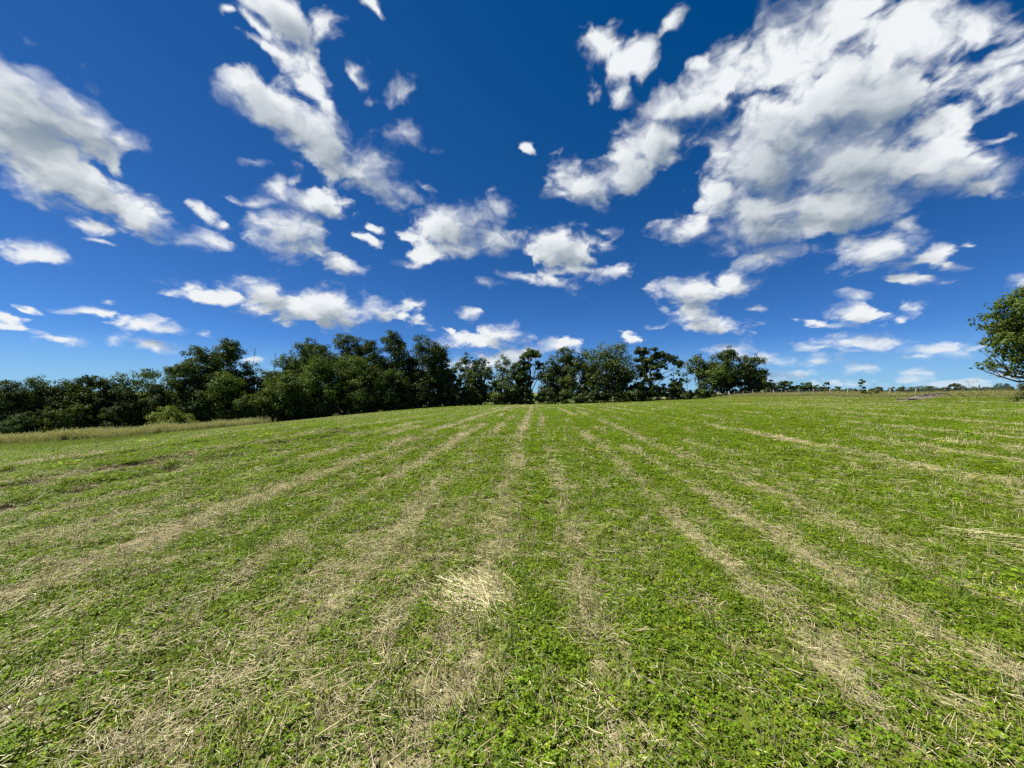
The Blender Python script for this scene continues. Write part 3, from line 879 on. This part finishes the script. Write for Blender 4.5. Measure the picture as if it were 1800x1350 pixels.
def envelope_lobes(g, H, Rx, Ry, base, shape, nl):
    """lobes filling a crown of height H, half width Rx, depth Ry that starts at base*H"""
    out = []
    for i in range(nl):
        t = (i + g.random()) / nl
        if shape == 'round': w = sqrt(max(0.04, 1 - (2 * t - 0.92) ** 2 / 1.05))
        elif shape == 'spread': w = sqrt(max(0.04, 1 - max(0, (t - 0.60) / 0.46) ** 2)) * (0.55 + 0.45 * min(1, t / 0.4))
        elif shape == 'column': w = 0.95 - 0.45 * t ** 3
        elif shape == 'cone': w = 1.05 * (1 - t) + 0.06
        else: w = sqrt(max(0.05, 1 - t ** 2.4))            # bush: sits on the ground
        th = g.random() * 2 * pi + i * 2.4
        rr = sqrt(g.uniform(0.15, 1)) * w * 0.74
        r = Rx * g.uniform(0.36, 0.56) * (0.75 + 0.4 * w)
        z = base * H + t * (H * (1 - base) - r * 0.8)
        out.append([rr * Rx * cos(th), rr * Ry * sin(th), max(z, r * 0.4), r])
    # the leader
    out.append([g.normal(0, 0.12) * Rx, 0, H - Rx * 0.30, Rx * 0.36])
    out.append([g.normal(0, 0.3) * Rx, 0, H - Rx * 0.50, Rx * 0.42])
    return out

def tree(px, top, hw, D, label, shape='round', leafk='oak', base=0.12, dens=1.0, nl=None, lobes=None, group=None, cat='tree', name='broadleaf_tree', lean=0.0, leafs=1.0, trunk_r=None, seed=0, sinkz=0.0, nmax=30000):
    """a tree seen at photograph column px with its top at row top, half width hw pixels, D metres ahead"""
    g = np.random.default_rng(int(px * 7 + top * 3 + D) + seed)
    x = (px - 900) / F * D
    gz = land1(x, D) - sinkz
    H = EYE + (HOR - top) / F * D - gz
    Rx = hw / F * D
    root = thing(name, (x, D, gz), label, cat, group)
    if lobes is None:
        nl = nl or int(np.clip(7 + H * 1.1, 9, 26))
        L = envelope_lobes(g, H, Rx, min(Rx, 5.0) * 1.0, base, shape, nl)
        if lean:
            for l in L: l[0] += lean * (l[2] / H) ** 1.5 * Rx
    else:
        L = []
        for (lx, ly, lr) in lobes:
            dd = g.normal(0, 0.22) * min(Rx, 6.0)
            L.append([(lx - 900) / F * (D + dd) - x, dd, EYE + (HOR - ly) / F * (D + dd) - gz, lr / F * D])
    Larr = np.array(L)
    leaf = leafs * np.clip(0.36 * D / 100.0, 0.17, 1.1)
    silh = min(2 * Rx * H * (1 - base) * 0.8, (3.0 * Larr[:, 3] ** 2).sum())
    n = int(np.clip(9.0 * dens ** 1.1 * silh / (0.62 * leaf ** 2), 150, nmax))
    # trunk and limbs
    a = Acc()
    tr = trunk_r or (0.018 * H + 0.06)
    tb = H * (0.62 if shape != 'bush' else 0.35)
    topc = np.array([Larr[-1][0] * 0.6 if lobes is None else Larr[:, 0].mean() * 0.5, 0, tb])
    P = limb(a, g, (0, 0, -0.3), topc, tr, tr * 0.4, 0.10, 9, 7)
    order = g.permutation(len(L))[:14]
    for i in order:
        l = Larr[i]
        f = np.clip(l[2] / H * 0.75, 0.12 if lobes is None else 0.32, 0.97)
        q = P[int(f * 8)]
        if np.linalg.norm(l[:3] - q) < 0.3: continue
        B = limb(a, g, q, l[:3], tr * 0.42, tr * 0.10, 0.16, 6, 4)
        for _ in range(2):
            e = l[:3] + g.normal(size=3) * l[3] * 0.75
            limb(a, g, B[3], e, tr * 0.16, tr * 0.04, 0.15, 4, 3)
    obj('trunk' if cat == 'tree' else 'stem', a.mesh('trunk', M_BARK, True), root)
    obj('crown' if cat == 'tree' else 'foliage', crown_mesh('crown', L, n, leaf, M_LEAF[leafk], g), root)
    return root

def bare_tree(px, top, D, label, spread=0.25, name='dead_tree', nb=9, thick=0.07, ivy=None, seed=0):
    g = np.random.default_rng(int(px * 5 + top) + seed)
    x = (px - 900) / F * D; gz = land1(x, D)
    H = EYE + (HOR - top) / F * D - gz
    root = thing(name, (x, D, gz), label, 'tree')
    a = Acc()
    P = limb(a, g, (0, 0, -0.2), (g.normal(0, .03) * H, 0, H), thick * 1.6, thick * 0.35, 0.12, 10, 5)
    for i in range(nb):
        k = g.integers(4, 10)
        d = np.array([g.normal() * spread, g.normal() * spread * 0.6, g.uniform(0.3, 0.9)])
        e = P[k - 1] + d * H * g.uniform(0.10, 0.24)
        B = limb(a, g, P[k - 1], e, thick * 0.6, thick * 0.2, 0.2, 5, 4)
        for _ in range(2): limb(a, g, B[2], B[2] + np.array([g.normal() * .5, g.normal() * .3, g.uniform(.2, 1)]) * H * 0.08, thick * 0.35, thick * 0.12, 0.2, 4, 3)
    obj('trunk', a.mesh('trunk', M_BARK, True), root)
    if ivy:
        L = [[(lx - px) / F * D, 0, EYE + (HOR - ly) / F * D - gz, lr / F * D] for lx, ly, lr in ivy]
        obj('ivy', crown_mesh('ivy', L, 900, 0.26, M_LEAF['dark'], g), root)
    return root

G_WOOD = 'trees of the wood on the left'
G_ROW = 'trees in the row across the end of the field'
G_RIGHT = 'trees in the clump right of the row'

# ---- the wood on the left, back row first (column, top row, half width, metres ahead, label, ...)
WOOD = [
 (10, 672, 36, 64, 'low dark tree at the very left edge of the wood', dict(shape='round', leafk='dark', base=.05)),
 (62, 664, 38, 68, 'rounded dark tree second from the left end of the wood', dict(shape='round', leafk='oak', base=.05)),
 (112, 672, 32, 70, 'low tree with a flat ragged top right of the rounded dark left end tree', dict(shape='spread', leafk='oak', base=.05)),
 (158, 662, 27, 74, 'small flat topped tree rising above the low left part of the wood', dict(shape='spread', leafk='dark', base=.05)),
 (198, 665, 30, 75, 'dark tree between the small flat topped tree and the feathery pale one', dict(shape='round', leafk='dark', base=.05)),
 (246, 650, 34, 79, 'feathery paler tree just left of where the wood rises', dict(shape='spread', leafk='light', base=.08, dens=.8)),
 (275, 676, 22, 77, 'short dark tree filling the gap beside the feathery pale tree', dict(shape='round', leafk='dark', base=.02)),
 (312, 644, 30, 80, 'leafy tree on the left shoulder of the wood, above the pale bush', dict(shape='round', leafk='oak', base=.05)),
 (350, 614, 36, 84, 'tall tree with lumpy round crown at the left shoulder of the wood', dict(shape='round', leafk='oak', base=.05)),
 (402, 599, 28, 88, 'tall narrow headed tree standing highest on the left shoulder', dict(shape='round', leafk='oak', base=.06)),
 (385, 650, 38, 82, 'broad leafy tree in front of the narrow headed tall tree', dict(shape='round', leafk='light', base=.02)),
 (432, 640, 30, 90, 'thin leafy tree left of the bare branches in the wood', dict(shape='column', leafk='oak', base=.04, dens=.75)),
 (470, 652, 40, 92, 'low spreading tree under the bare branches in the dip of the wood', dict(shape='round', leafk='oak', base=.03)),
 (512, 622, 32, 96, 'rounded tree rising right of the dip with bare branches', dict(shape='round', leafk='oak', base=.04)),
 (548, 600, 34, 100, 'tall tree with a flat wide head right of the dip in the wood', dict(shape='spread', leafk='oak', base=.05)),
 (605, 589, 34, 104, 'tall tree with knobbly top, left one of the high middle of the wood', dict(shape='round', leafk='oak', base=.05)),
 (650, 598, 32, 106, 'dark tree between the two highest tops of the wood', dict(shape='round', leafk='dark', base=.05)),
 (692, 586, 34, 108, 'tallest tree of the wood with two humps at its top', dict(shape='round', leafk='dark', base=.05)),
 (738, 592, 38, 110, 'broad dark domed tree near the right end of the wood', dict(shape='round', leafk='dark', base=.04)),
 (768, 614, 26, 113, 'dark tree forming the sloping right end of the wood', dict(shape='round', leafk='dark', base=.02, lean=.2)),
 # the front of the wood
 (500, 655, 36, 88, 'bright leafed tree in the front of the wood below the dip', dict(shape='round', leafk='light', base=.0)),
 (562, 632, 40, 94, 'broad green tree at the front of the wood, left of middle', dict(shape='round', leafk='light', base=.0)),
 (622, 628, 40, 98, 'sunlit green tree at the front in the middle of the wood', dict(shape='round', leafk='light', base=.0)),
 (682, 648, 30, 102, 'shorter green tree at the front below the tallest tree', dict(shape='round', leafk='oak', base=.0)),
 (730, 650, 34, 106, 'very dark tree at the front right of the wood', dict(shape='round', leafk='dark', base=.0)),
 (775, 655, 20, 111, 'slim dark tree at the right end of the wood beside the gap', dict(shape='column', leafk='dark', base=.0)),
]
for i, (px, top, hw, D, lab, kw) in enumerate(WOOD):
    tree(px, top - 5, hw * 1.15, D, lab, group=G_WOOD, **kw)
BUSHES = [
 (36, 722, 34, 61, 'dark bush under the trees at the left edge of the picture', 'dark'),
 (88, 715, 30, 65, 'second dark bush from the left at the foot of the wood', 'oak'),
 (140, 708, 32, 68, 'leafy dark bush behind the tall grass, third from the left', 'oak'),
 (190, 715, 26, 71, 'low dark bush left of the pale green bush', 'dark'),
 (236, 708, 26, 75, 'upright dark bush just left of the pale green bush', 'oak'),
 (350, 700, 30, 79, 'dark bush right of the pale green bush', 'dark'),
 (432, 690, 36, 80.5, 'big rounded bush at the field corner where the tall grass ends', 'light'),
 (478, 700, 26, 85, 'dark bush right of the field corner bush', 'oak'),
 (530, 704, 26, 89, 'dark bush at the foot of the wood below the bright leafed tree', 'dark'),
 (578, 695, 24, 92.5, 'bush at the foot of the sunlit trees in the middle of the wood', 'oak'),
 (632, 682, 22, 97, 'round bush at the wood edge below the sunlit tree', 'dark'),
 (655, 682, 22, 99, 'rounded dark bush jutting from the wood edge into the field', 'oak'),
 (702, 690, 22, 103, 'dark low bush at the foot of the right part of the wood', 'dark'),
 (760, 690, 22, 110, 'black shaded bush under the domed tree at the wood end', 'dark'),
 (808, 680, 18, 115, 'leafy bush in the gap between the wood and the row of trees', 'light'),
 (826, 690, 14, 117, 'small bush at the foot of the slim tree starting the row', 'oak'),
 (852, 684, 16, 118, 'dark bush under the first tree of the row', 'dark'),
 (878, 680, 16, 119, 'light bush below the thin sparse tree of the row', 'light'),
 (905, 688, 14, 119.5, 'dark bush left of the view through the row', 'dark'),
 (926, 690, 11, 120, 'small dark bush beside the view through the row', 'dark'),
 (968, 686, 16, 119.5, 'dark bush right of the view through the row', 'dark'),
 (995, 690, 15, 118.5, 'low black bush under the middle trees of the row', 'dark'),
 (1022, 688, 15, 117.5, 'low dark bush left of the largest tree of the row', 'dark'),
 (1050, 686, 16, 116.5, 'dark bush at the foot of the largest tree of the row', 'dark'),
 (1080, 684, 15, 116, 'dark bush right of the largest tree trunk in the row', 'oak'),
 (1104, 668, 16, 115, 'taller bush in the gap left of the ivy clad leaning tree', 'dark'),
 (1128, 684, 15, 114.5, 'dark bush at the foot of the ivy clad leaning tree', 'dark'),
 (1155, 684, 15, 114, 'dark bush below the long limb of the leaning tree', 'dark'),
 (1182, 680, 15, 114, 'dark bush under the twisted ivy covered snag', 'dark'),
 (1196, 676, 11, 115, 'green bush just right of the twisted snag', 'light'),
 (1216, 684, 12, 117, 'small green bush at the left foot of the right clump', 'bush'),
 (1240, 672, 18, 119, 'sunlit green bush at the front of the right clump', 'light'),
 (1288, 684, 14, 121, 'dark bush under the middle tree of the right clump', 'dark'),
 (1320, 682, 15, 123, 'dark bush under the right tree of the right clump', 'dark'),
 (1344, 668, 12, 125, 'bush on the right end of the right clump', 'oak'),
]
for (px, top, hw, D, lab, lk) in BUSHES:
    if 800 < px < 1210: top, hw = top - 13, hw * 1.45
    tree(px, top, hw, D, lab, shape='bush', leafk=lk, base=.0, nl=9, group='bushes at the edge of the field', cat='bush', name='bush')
tree(297, 714, 34, 67.5, 'pale yellow green bush standing out against the dark wood', shape='bush', leafk='bush', base=.0, nl=11, group='bushes at the edge of the field', cat='bush', name='bush', dens=1.2)

bare_tree(447, 612, 95, 'bare dead tree poking up left in the dip of the wood', nb=8)
bare_tree(478, 622, 97, 'bare dead tree poking up right in the dip of the wood', nb=9)
bare_tree(797, 628, 118, 'thin bare tree at the right end of the wood', nb=5, thick=.06)

# ---- the row across the end of the field
ROWT = [
 (788, 648, 16, 116, 'slim dark tree standing in the gap right of the wood', dict(shape='column', leafk='oak', base=.05)),
 (820, 617, 20, 121, 'airy tree with see through crown, first of the row', dict(shape='round', leafk='oak', base=.22, dens=.62)),
 (846, 626, 20, 122, 'airy tree touching the first one of the row on its right', dict(shape='round', leafk='oak', base=.15, dens=.66)),
 (888, 622, 23, 124, 'sparse tree with pale thin stems in the left of the row', dict(shape='round', leafk='light', base=.18, dens=.50)),
 (914, 634, 18, 123, 'dark tree just left of the view through the row', dict(shape='column', leafk='dark', base=.05, dens=.9)),
 (932, 611, 22, 124, 'tree leaning its head over the view through the row', dict(lobes=[(932,620,12),(922,630,12),(942,628,11),(915,645,12),(928,648,12),(940,642,9),(920,665,12),(930,668,10),(950,645,8),(925,685,10)], leafk='oak', dens=.85)),
 (965, 630, 22, 122, 'dark tree just right of the view through the row', dict(shape='round', leafk='dark', base=.08, dens=.9)),
 (992, 607, 26, 121, 'tall round headed tree near the middle of the row', dict(shape='round', leafk='oak', base=.14, dens=.85)),
 (1022, 614, 24, 120, 'tall tree left of the largest one in the row', dict(shape='round', leafk='oak', base=.15, dens=.85)),
 (1068, 602, 36, 118, 'largest tree of the row with a broad crown and side branches', dict(shape='spread', leafk='oak', base=.12, dens=.9)),
 (1092, 646, 14, 118, 'low side tree right of the largest tree in the row', dict(shape='round', leafk='oak', base=.1, dens=.7)),
 (1138, 610, 30, 116, 'ivy clad leaning tree with a long limb reaching right', dict(lobes=[(1128,618,11),(1126,634,11),(1128,650,11),(1130,666,11),(1146,620,11),(1142,636,11),(1162,628,12),(1178,634,11),(1190,640,9),(1197,646,6),(1152,648,11),(1143,664,11),(1124,682,10),(1156,664,9),(1146,680,9),(1166,645,8)], leafk='dark', dens=1.1)),
]
for (px, top, hw, D, lab, kw) in ROWT: tree(px, top, hw * 1.3, D, lab, group=G_ROW, **kw)
bare_tree(1184, 655, 114, 'twisted dead snag wrapped in dark ivy under the long limb', nb=3, thick=.2, name='ivy_snag', ivy=[(1193,651,3.5),(1194,659,3.5),(1190,668,3),(1182,660,2.6),(1179,667,3.2),(1180,676,3.2),(1188,678,3.2)])
bare_tree(1106, 645, 119, 'thin bare pole of a tree in the gap left of the leaning tree', nb=2, thick=.06)
bare_tree(1209, 640, 119, 'thin bare tree at the left side of the right clump', nb=3, thick=.07)

# ---- the clump right of the row, behind the fence line
RCL = [
 (1232, 621, 28, 124, 'airy wide tree on the left of the right clump', dict(shape='spread', leafk='oak', base=.25, dens=.72)),
 (1250, 640, 24, 122, 'shorter leafy tree low in the right clump', dict(shape='round', leafk='light', base=.05, dens=.85)),
 (1278, 610, 30, 127, 'tallest dense tree in the middle of the right clump', dict(shape='round', leafk='dark', base=.06)),
 (1314, 620, 26, 130, 'round headed tree on the right of the right clump', dict(shape='round', leafk='dark', base=.07)),
 (1338, 648, 17, 132, 'small tree with a bare tip at the right end of the right clump', dict(shape='round', leafk='oak', base=.05)),
]
for (px, top, hw, D, lab, kw) in RCL: tree(px, top, hw * 1.15, D, lab, group=G_RIGHT, **kw)

# ---- the near tree cut by the right edge of the picture
NEAR = [(1718,566,13),(1738,562,17),(1745,542,13),(1765,548,20),(1760,536,12),(1790,536,24),(1820,526,32),(1735,585,14),(1752,580,20),(1785,575,28),(1738,604,16),(1762,605,20),(1790,605,26),(1745,625,14),(1775,628,18),(1800,632,18),
        (1716,646,9),(1730,642,11),(1745,640,10),(1762,648,13),(1782,655,12),(1800,652,14),(1792,664,8),(1840,570,45),(1850,610,45),(1880,545,45),(1900,590,50),(1880,635,36),(1930,620,36),(1940,570,40),(1835,650,22)]
tree(1856, 512, 130, 46, 'large near leafy tree cut off by the right edge of the picture', lobes=NEAR, leafk='light', base=.2, dens=4.0, leafs=1.7, nmax=46000, name='broadleaf_tree', trunk_r=.34)

# ---- young tree and bush on the fence line
tree(1515, 667, 12, 73, 'small lone sapling standing on the fence line', lobes=[(1508,674,4.2),(1515,670,4),(1519,676,4),(1512,681,3.4),(1521,683,4.2),(1519,689,4.5),(1523,690,4)], leafk='oak', base=.05, dens=.8, name='sapling', trunk_r=.05, leafs=.8)
tree(1541, 686, 15, 71, 'low bush beside the lone sapling on the fence line', shape='bush', leafk='bush', base=.0, nl=8, cat='bush', name='bush', dens=.8)
tree(1340, 687, 4, 104, 'tiny shrub growing against a fence post', shape='bush', leafk='bush', nl=5, base=.0, cat='bush', name='bush')

# ---- the far line of trees across the right horizon
FARTREES = [
 (1356, 672, 14, 300, 'round', 'dark tree starting the far line just right of the right clump'),
 (1381, 671, 14, 320, 'round', 'tallest domed tree at the left of the far line'),
 (1400, 677, 11, 330, 'round', 'low tree in the far line right of the tallest domed one'),
 (1416, 674, 12, 330, 'round', 'second domed tree of the far line'),
 (1434, 677, 11, 340, 'round', 'low rounded tree in the left half of the far line'),
 (1447, 679, 9, 340, 'round', 'low tree left of the pointed conifer in the far line'),
 (1455, 674, 6, 340, 'cone', 'pointed dark conifer in the far line'),
 (1468, 681, 10, 350, 'round', 'low tree right of the pointed conifer in the far line'),
 (1482, 684, 10, 350, 'round', 'small tree near the thin middle of the far line'),
 (1497, 684, 9, 360, 'round', 'small tree left of the lone sapling in the far line'),
 (1538, 681, 13, 340, 'round', 'domed tree behind the low bush by the sapling'),
 (1568, 683, 8, 340, 'round', 'square looking tree left of the soil heap in the far line'),
 (1588, 681, 12, 340, 'round', 'domed tree above the soil heap in the far line'),
 (1605, 684, 9, 350, 'round', 'low tree behind the pale fence post in the far line'),
 (1630, 681, 17, 350, 'round', 'wide low domed tree right of the pale fence post'),
 (1662, 682, 10, 350, 'round', 'tree just left of the highest tree of the right far line'),
 (1679, 677, 12, 350, 'round', 'highest tree of the right half of the far line'),
 (1697, 684, 9, 350, 'round', 'low tree sloping off right of the highest far tree'),
 (1725, 684, 13, 350, 'round', 'low tree behind the fence post under the pylon'),
 (1748, 687, 9, 360, 'round', 'lowest tree of the far line right of the pylon'),
 (1772, 677, 17, 300, 'round', 'big dark tree in the far line below the near tree'),
 (1797, 677, 13, 300, 'round', 'dark tree at the right edge of the far line'),
 (1512, 687, 10, 380, 'round', 'small far tree directly behind the lone sapling'),
 (1552, 686, 9, 380, 'round', 'small far tree right of the domed one by the sapling'),
 (1648, 686, 9, 380, 'round', 'small far tree right of the wide low dome'),
]
for (px, top, hw, D, shp, lab) in FARTREES:
    tree(px, top - 2, hw * 1.35, D, lab, shape=shp if shp == 'cone' else 'bush', leafk='far', base=.0, nl=10, dens=1.5, group='trees of the far line on the right horizon', name='conifer' if shp == 'cone' else 'broadleaf_tree')
for (px, top, hw, D, lab) in [(938, 696, 6, 420, 'left far tree seen through the gap in the row'), (947, 694, 5, 440, 'middle far tree seen through the gap in the row'), (955, 696, 6, 430, 'right far tree seen through the gap in the row')]:
    tree(px, top, hw, D, lab, shape='round', leafk='far', base=.0, nl=7, group='far trees seen through the gap')

# the low unbroken far wood behind those trees
gw = np.random.default_rng(77)
Lw = []
for px in np.arange(1335, 1870, 5.0):
    D = 390.0 + 20 * sin(px * 0.02)
    x = (px - 900) / F * D
    z = EYE + (HOR - (684.0 - 2.5 * vnoise(np.array([px / 23.0]), np.array([0.0]), 3)[0] + 1.5 * (px > 1500))) / F * D
    r = gw.uniform(2.2, 3.2)
    Lw.append([x, D + gw.normal(0, 3), z - r * .8, r]); Lw.append([x + gw.normal(0, 1), D + gw.normal(0, 3), z - r * 2.2, r * 1.1])
tag(obj('far_wood', crown_mesh('far_wood', Lw, 22000, 1.0, M_LEAF['far'], gw)), 'low dark band of far woodland along the right horizon', kind='stuff')

# ================================================================== fence, pylon, soil heap, straw
def simple_material(name, c1, c2, scale=8.0, rough=0.8):
    m, k, out = material(name)
    co = k.new('ShaderNodeTexCoord').outputs['Object']
    bs = k.new('ShaderNodeBsdfPrincipled'); bs.inputs['Roughness'].default_value = rough
    k.put(bs.inputs['Base Color'], k.mix(k.noise(co, scale, 5, 0.65), c1, c2))
    k.l.new(bs.outputs[0], out.inputs[0])
    return m
M_POST = simple_material('weathered_post', (0.16, 0.14, 0.11), (0.38, 0.34, 0.28), 9)
M_DARKPOST = simple_material('dark_post', (0.05, 0.045, 0.04), (0.12, 0.11, 0.10), 9)
M_WIRE = simple_material('fence_wire', (0.25, 0.25, 0.25), (0.4, 0.4, 0.4), 20, 0.5)
M_STEEL = simple_material('pylon_steel', (0.30, 0.31, 0.32), (0.42, 0.43, 0.44), 2, 0.6)
FX = 66.3
fence = thing('wire_fence', (FX, 50.4, land1(FX, 50.4)), 'wire fence on wooden posts along the right side of the field', 'fence')
fz0 = fence.location.z
gp = np.random.default_rng(44)
pys = [50.4 + 4.3 * k for k in range(-3, 19)]
for k, y in enumerate(pys):
    h = gp.uniform(1.05, 1.3); lx, ly = gp.normal(0, .03, 2)
    dark = k in (3, 4, 5)
    if k == 3: h = 1.95
    a = Acc()
    V, Q = tube_np([(0, 0, -.2), (lx * .6, ly * .6, h * .55), (lx, ly, h), (lx, ly, h + .03)], [.085, .08, .075, .05], 7)
    a.add(V, Q)
    o = obj('fence_post', a.mesh('fence_post', M_DARKPOST if dark else M_POST, True), fence, (0, y - 50.4, land1(FX, y) - fz0))
    if k == 3: o['label'] = 'tall thin dark post at the right edge of the picture'
for hgt in (0.35, 0.7, 1.02):
    P = []
    for y0, y1 in zip(pys[:-1], pys[1:]):
        for t in (0, .5): P.append((0.08, y0 + (y1 - y0) * t - 50.4, land1(FX, y0 + (y1 - y0) * t) - fz0 + hgt - .03 * (t > 0)))
    V, Q = tube_np(P, np.full(len(P), .006), 3)
    a = Acc(); a.add(V, Q)
    obj('wire', a.mesh('wire', M_WIRE), fence)

# lattice pylon far beyond the fence
PD = 700.0
pxx = (1706 - 900) / F * PD; pgz = land1(pxx, PD)
py_top = EYE + (HOR - 667) / F * PD - pgz
pyl = thing('pylon', (pxx, PD, pgz), 'faint grey lattice power pylon on the right horizon', 'pylon')
def beam(a, p, q, r=.17):
    V, Q = tube_np([p, (np.array(p) + np.array(q)) / 2, q], [r, r, r], 4); a.add(V, Q)
zt, zw = py_top, py_top * .45
a = Acc()
for sx in (-1, 1):
    for sy in (-1, 1):
        beam(a, (sx * 3.2, sy * 3.2, -.5), (sx * 1.1, sy * 1.1, zw), .2)
        beam(a, (sx * 1.1, sy * 1.1, zw), (sx * 8.5, sy * 1.0, zt - 3.5), .18)
for i in range(6):
    z0, z1 = zw * i / 6, zw * (i + 1) / 6
    w0, w1 = 3.2 - 2.1 * i / 6, 3.2 - 2.1 * (i + 1) / 6
    for s in (-1, 1):
        beam(a, (-w0, s * w0, z0), (w1, s * w1, z1), .1); beam(a, (w0, s * w0, z0), (-w1, s * w1, z1), .1)
        beam(a, (s * w0, -w0, z0), (s * w1, w1, z1), .1)
obj('tower_body', a.mesh('tower_body', M_STEEL), pyl)
a = Acc()
for sy in (-1, 1):
    beam(a, (-15, sy * .4, zt - 3.4), (15, sy * .4, zt - 3.4), .18)
    for sx in (-1, 1):
        beam(a, (sx * 15, 0, zt - 3.4), (sx * 9, sy * .6, zt), .14); beam(a, (sx * 9, sy * .6, zt), (sx * 4, sy * .6, zt - 3.4), .14)
        beam(a, (sx * 4, sy * .6, zt - 3.4), (sx * 1.1, sy * .6, zw + 1), .12); beam(a, (sx * 6.2, sy * .6, zt - 3.4), (sx * 4.6, sy * .8, zw + 7), .1)
obj('cross_arm', a.mesh('cross_arm', M_STEEL), pyl)
for x in (-14, 0, 14):
    a = Acc()
    V, Q = tube_np([(x, 0, zt - 3.4), (x, 0, zt - 5), (x, 0, zt - 6.4)], [.22, .3, .2], 6); a.add(V, Q)
    obj('insulator', a.mesh('insulator', M_STEEL), pyl)

# heap of soil with old branches on the right verge
hx0, hy0 = (1618 - 900) / F * 58, 58.0
M_SOIL = simple_material('dry_soil', (0.06, 0.05, 0.037), (0.17, 0.145, 0.11), 2.2, 0.95)
uu, vv = np.meshgrid(np.linspace(-1, 1, 46), np.linspace(-1, 1, 22))
rr_ = np.hypot(uu, vv)
hh = 0.52 * np.clip(1 - rr_ ** 2, 0, 1) ** 0.8 * (0.45 + 1.1 * fbm(uu * 3 + 5, vv * 2 + 2, 71, 4)) - 0.12
XX, YY = uu * 4.2, vv * 1.5
ZZ = hh + land(hx0 + XX, hy0 + YY) - land1(hx0, hy0)
i_ = (np.arange(21)[:, None] * 46 + np.arange(45)[None, :]).ravel()
heap = obj('soil_heap', mesh_np('soil_heap', np.stack([XX, YY, ZZ], -1), np.stack([i_, i_ + 1, i_ + 47, i_ + 46], -1), M_SOIL, smooth=True), loc=(hx0, hy0, land1(hx0, hy0)))
tag(heap, 'low heap of grey brown soil lying on the right verge', 'soil heap')
gl_ = np.random.default_rng(9)
LOGS = [(-3.2, -1.15, .25, 2.6, .10, 'dark branch lying at the left end of the soil heap'), (-2.2, -1.2, .12, 1.6, .08, 'short forked stick in front of the soil heap'),
        (1.6, -.9, .34, 3.0, .11, 'long dark log lying on the right of the soil heap'), (0.2, -.6, .46, 2.4, .08, 'grey branch lying on top of the soil heap')]
for (lx, ly, lz, ln, r, lab) in LOGS:
    th = gl_.normal(0, .25)
    a = Acc()
    limb(a, gl_, (-ln / 2 * cos(th), -ln / 2 * sin(th), 0), (ln / 2 * cos(th), ln / 2 * sin(th), gl_.normal(0, .05)), r, r * .55, .12, 7, 6)
    limb(a, gl_, (0, 0, 0), (ln * .25, gl_.normal(0, .2), ln * .14), r * .5, r * .2, .15, 4, 5)
    o = obj('fallen_branch', a.mesh('fallen_branch', M_DARKPOST, True), loc=(hx0 + lx, hy0 + ly, land1(hx0 + lx, hy0 + ly) + lz))
    tag(o, lab, 'branch', 'old branches on the soil heap')

# bundle of long pale straw left lying in the middle foreground
def straw_pile(px, py, n, size, dirv, label, seed):
    g = np.random.default_rng(seed)
    D = 1.0
    for _ in range(30):
        x = (px - 900) / F * D; D += 0.5 * ((EYE - land1(x, D)) * F / (py - HOR) - D)
    x = (px - 900) / F * D
    a = Acc()
    d0 = atan2(dirv[1], dirv[0])
    for i in range(n):
        c = g.normal(0, 0.34, 2) * size
        th = d0 + g.normal(0, 0.34) - 0.5 * c[0] / size
        L = g.uniform(0.45, 1.3) * size
        z = 0.012 + 0.075 * size * max(0, 1 - (c @ c) / (0.6 * size) ** 2) * g.random() + g.random() * 0.02
        p = np.array([c[0], c[1], z]); d = np.array([cos(th), sin(th), g.normal(0, .07)])
        s = np.array([-sin(th), cos(th), 0]) * g.normal(0, .05) * L
        r = g.uniform(.0016, .0030)
        V, Q = tube_np([p - d * L / 2, p - d * L / 6 + s, p + d * L / 6 + s * 1.1, p + d * L / 2], [r, r, r, r * .7], 3)
        a.add(V, Q, np.clip(g.normal(.52, .26), 0, 1))
    o = obj('straw_pile', a.mesh('straw_pile', M_STRAW), loc=(x, D, land1(x, D)))
    return tag(o, label, 'straw pile', 'heaps of loose straw left on the field')
straw_pile(838, 1046, 240, .40, (.5, -.62), 'fan of long pale straw lying left of the centre row', 1)
straw_pile(1745, 950, 60, .55, (.95, -.2), 'long streak of pale straw near the right edge of the field', 5)
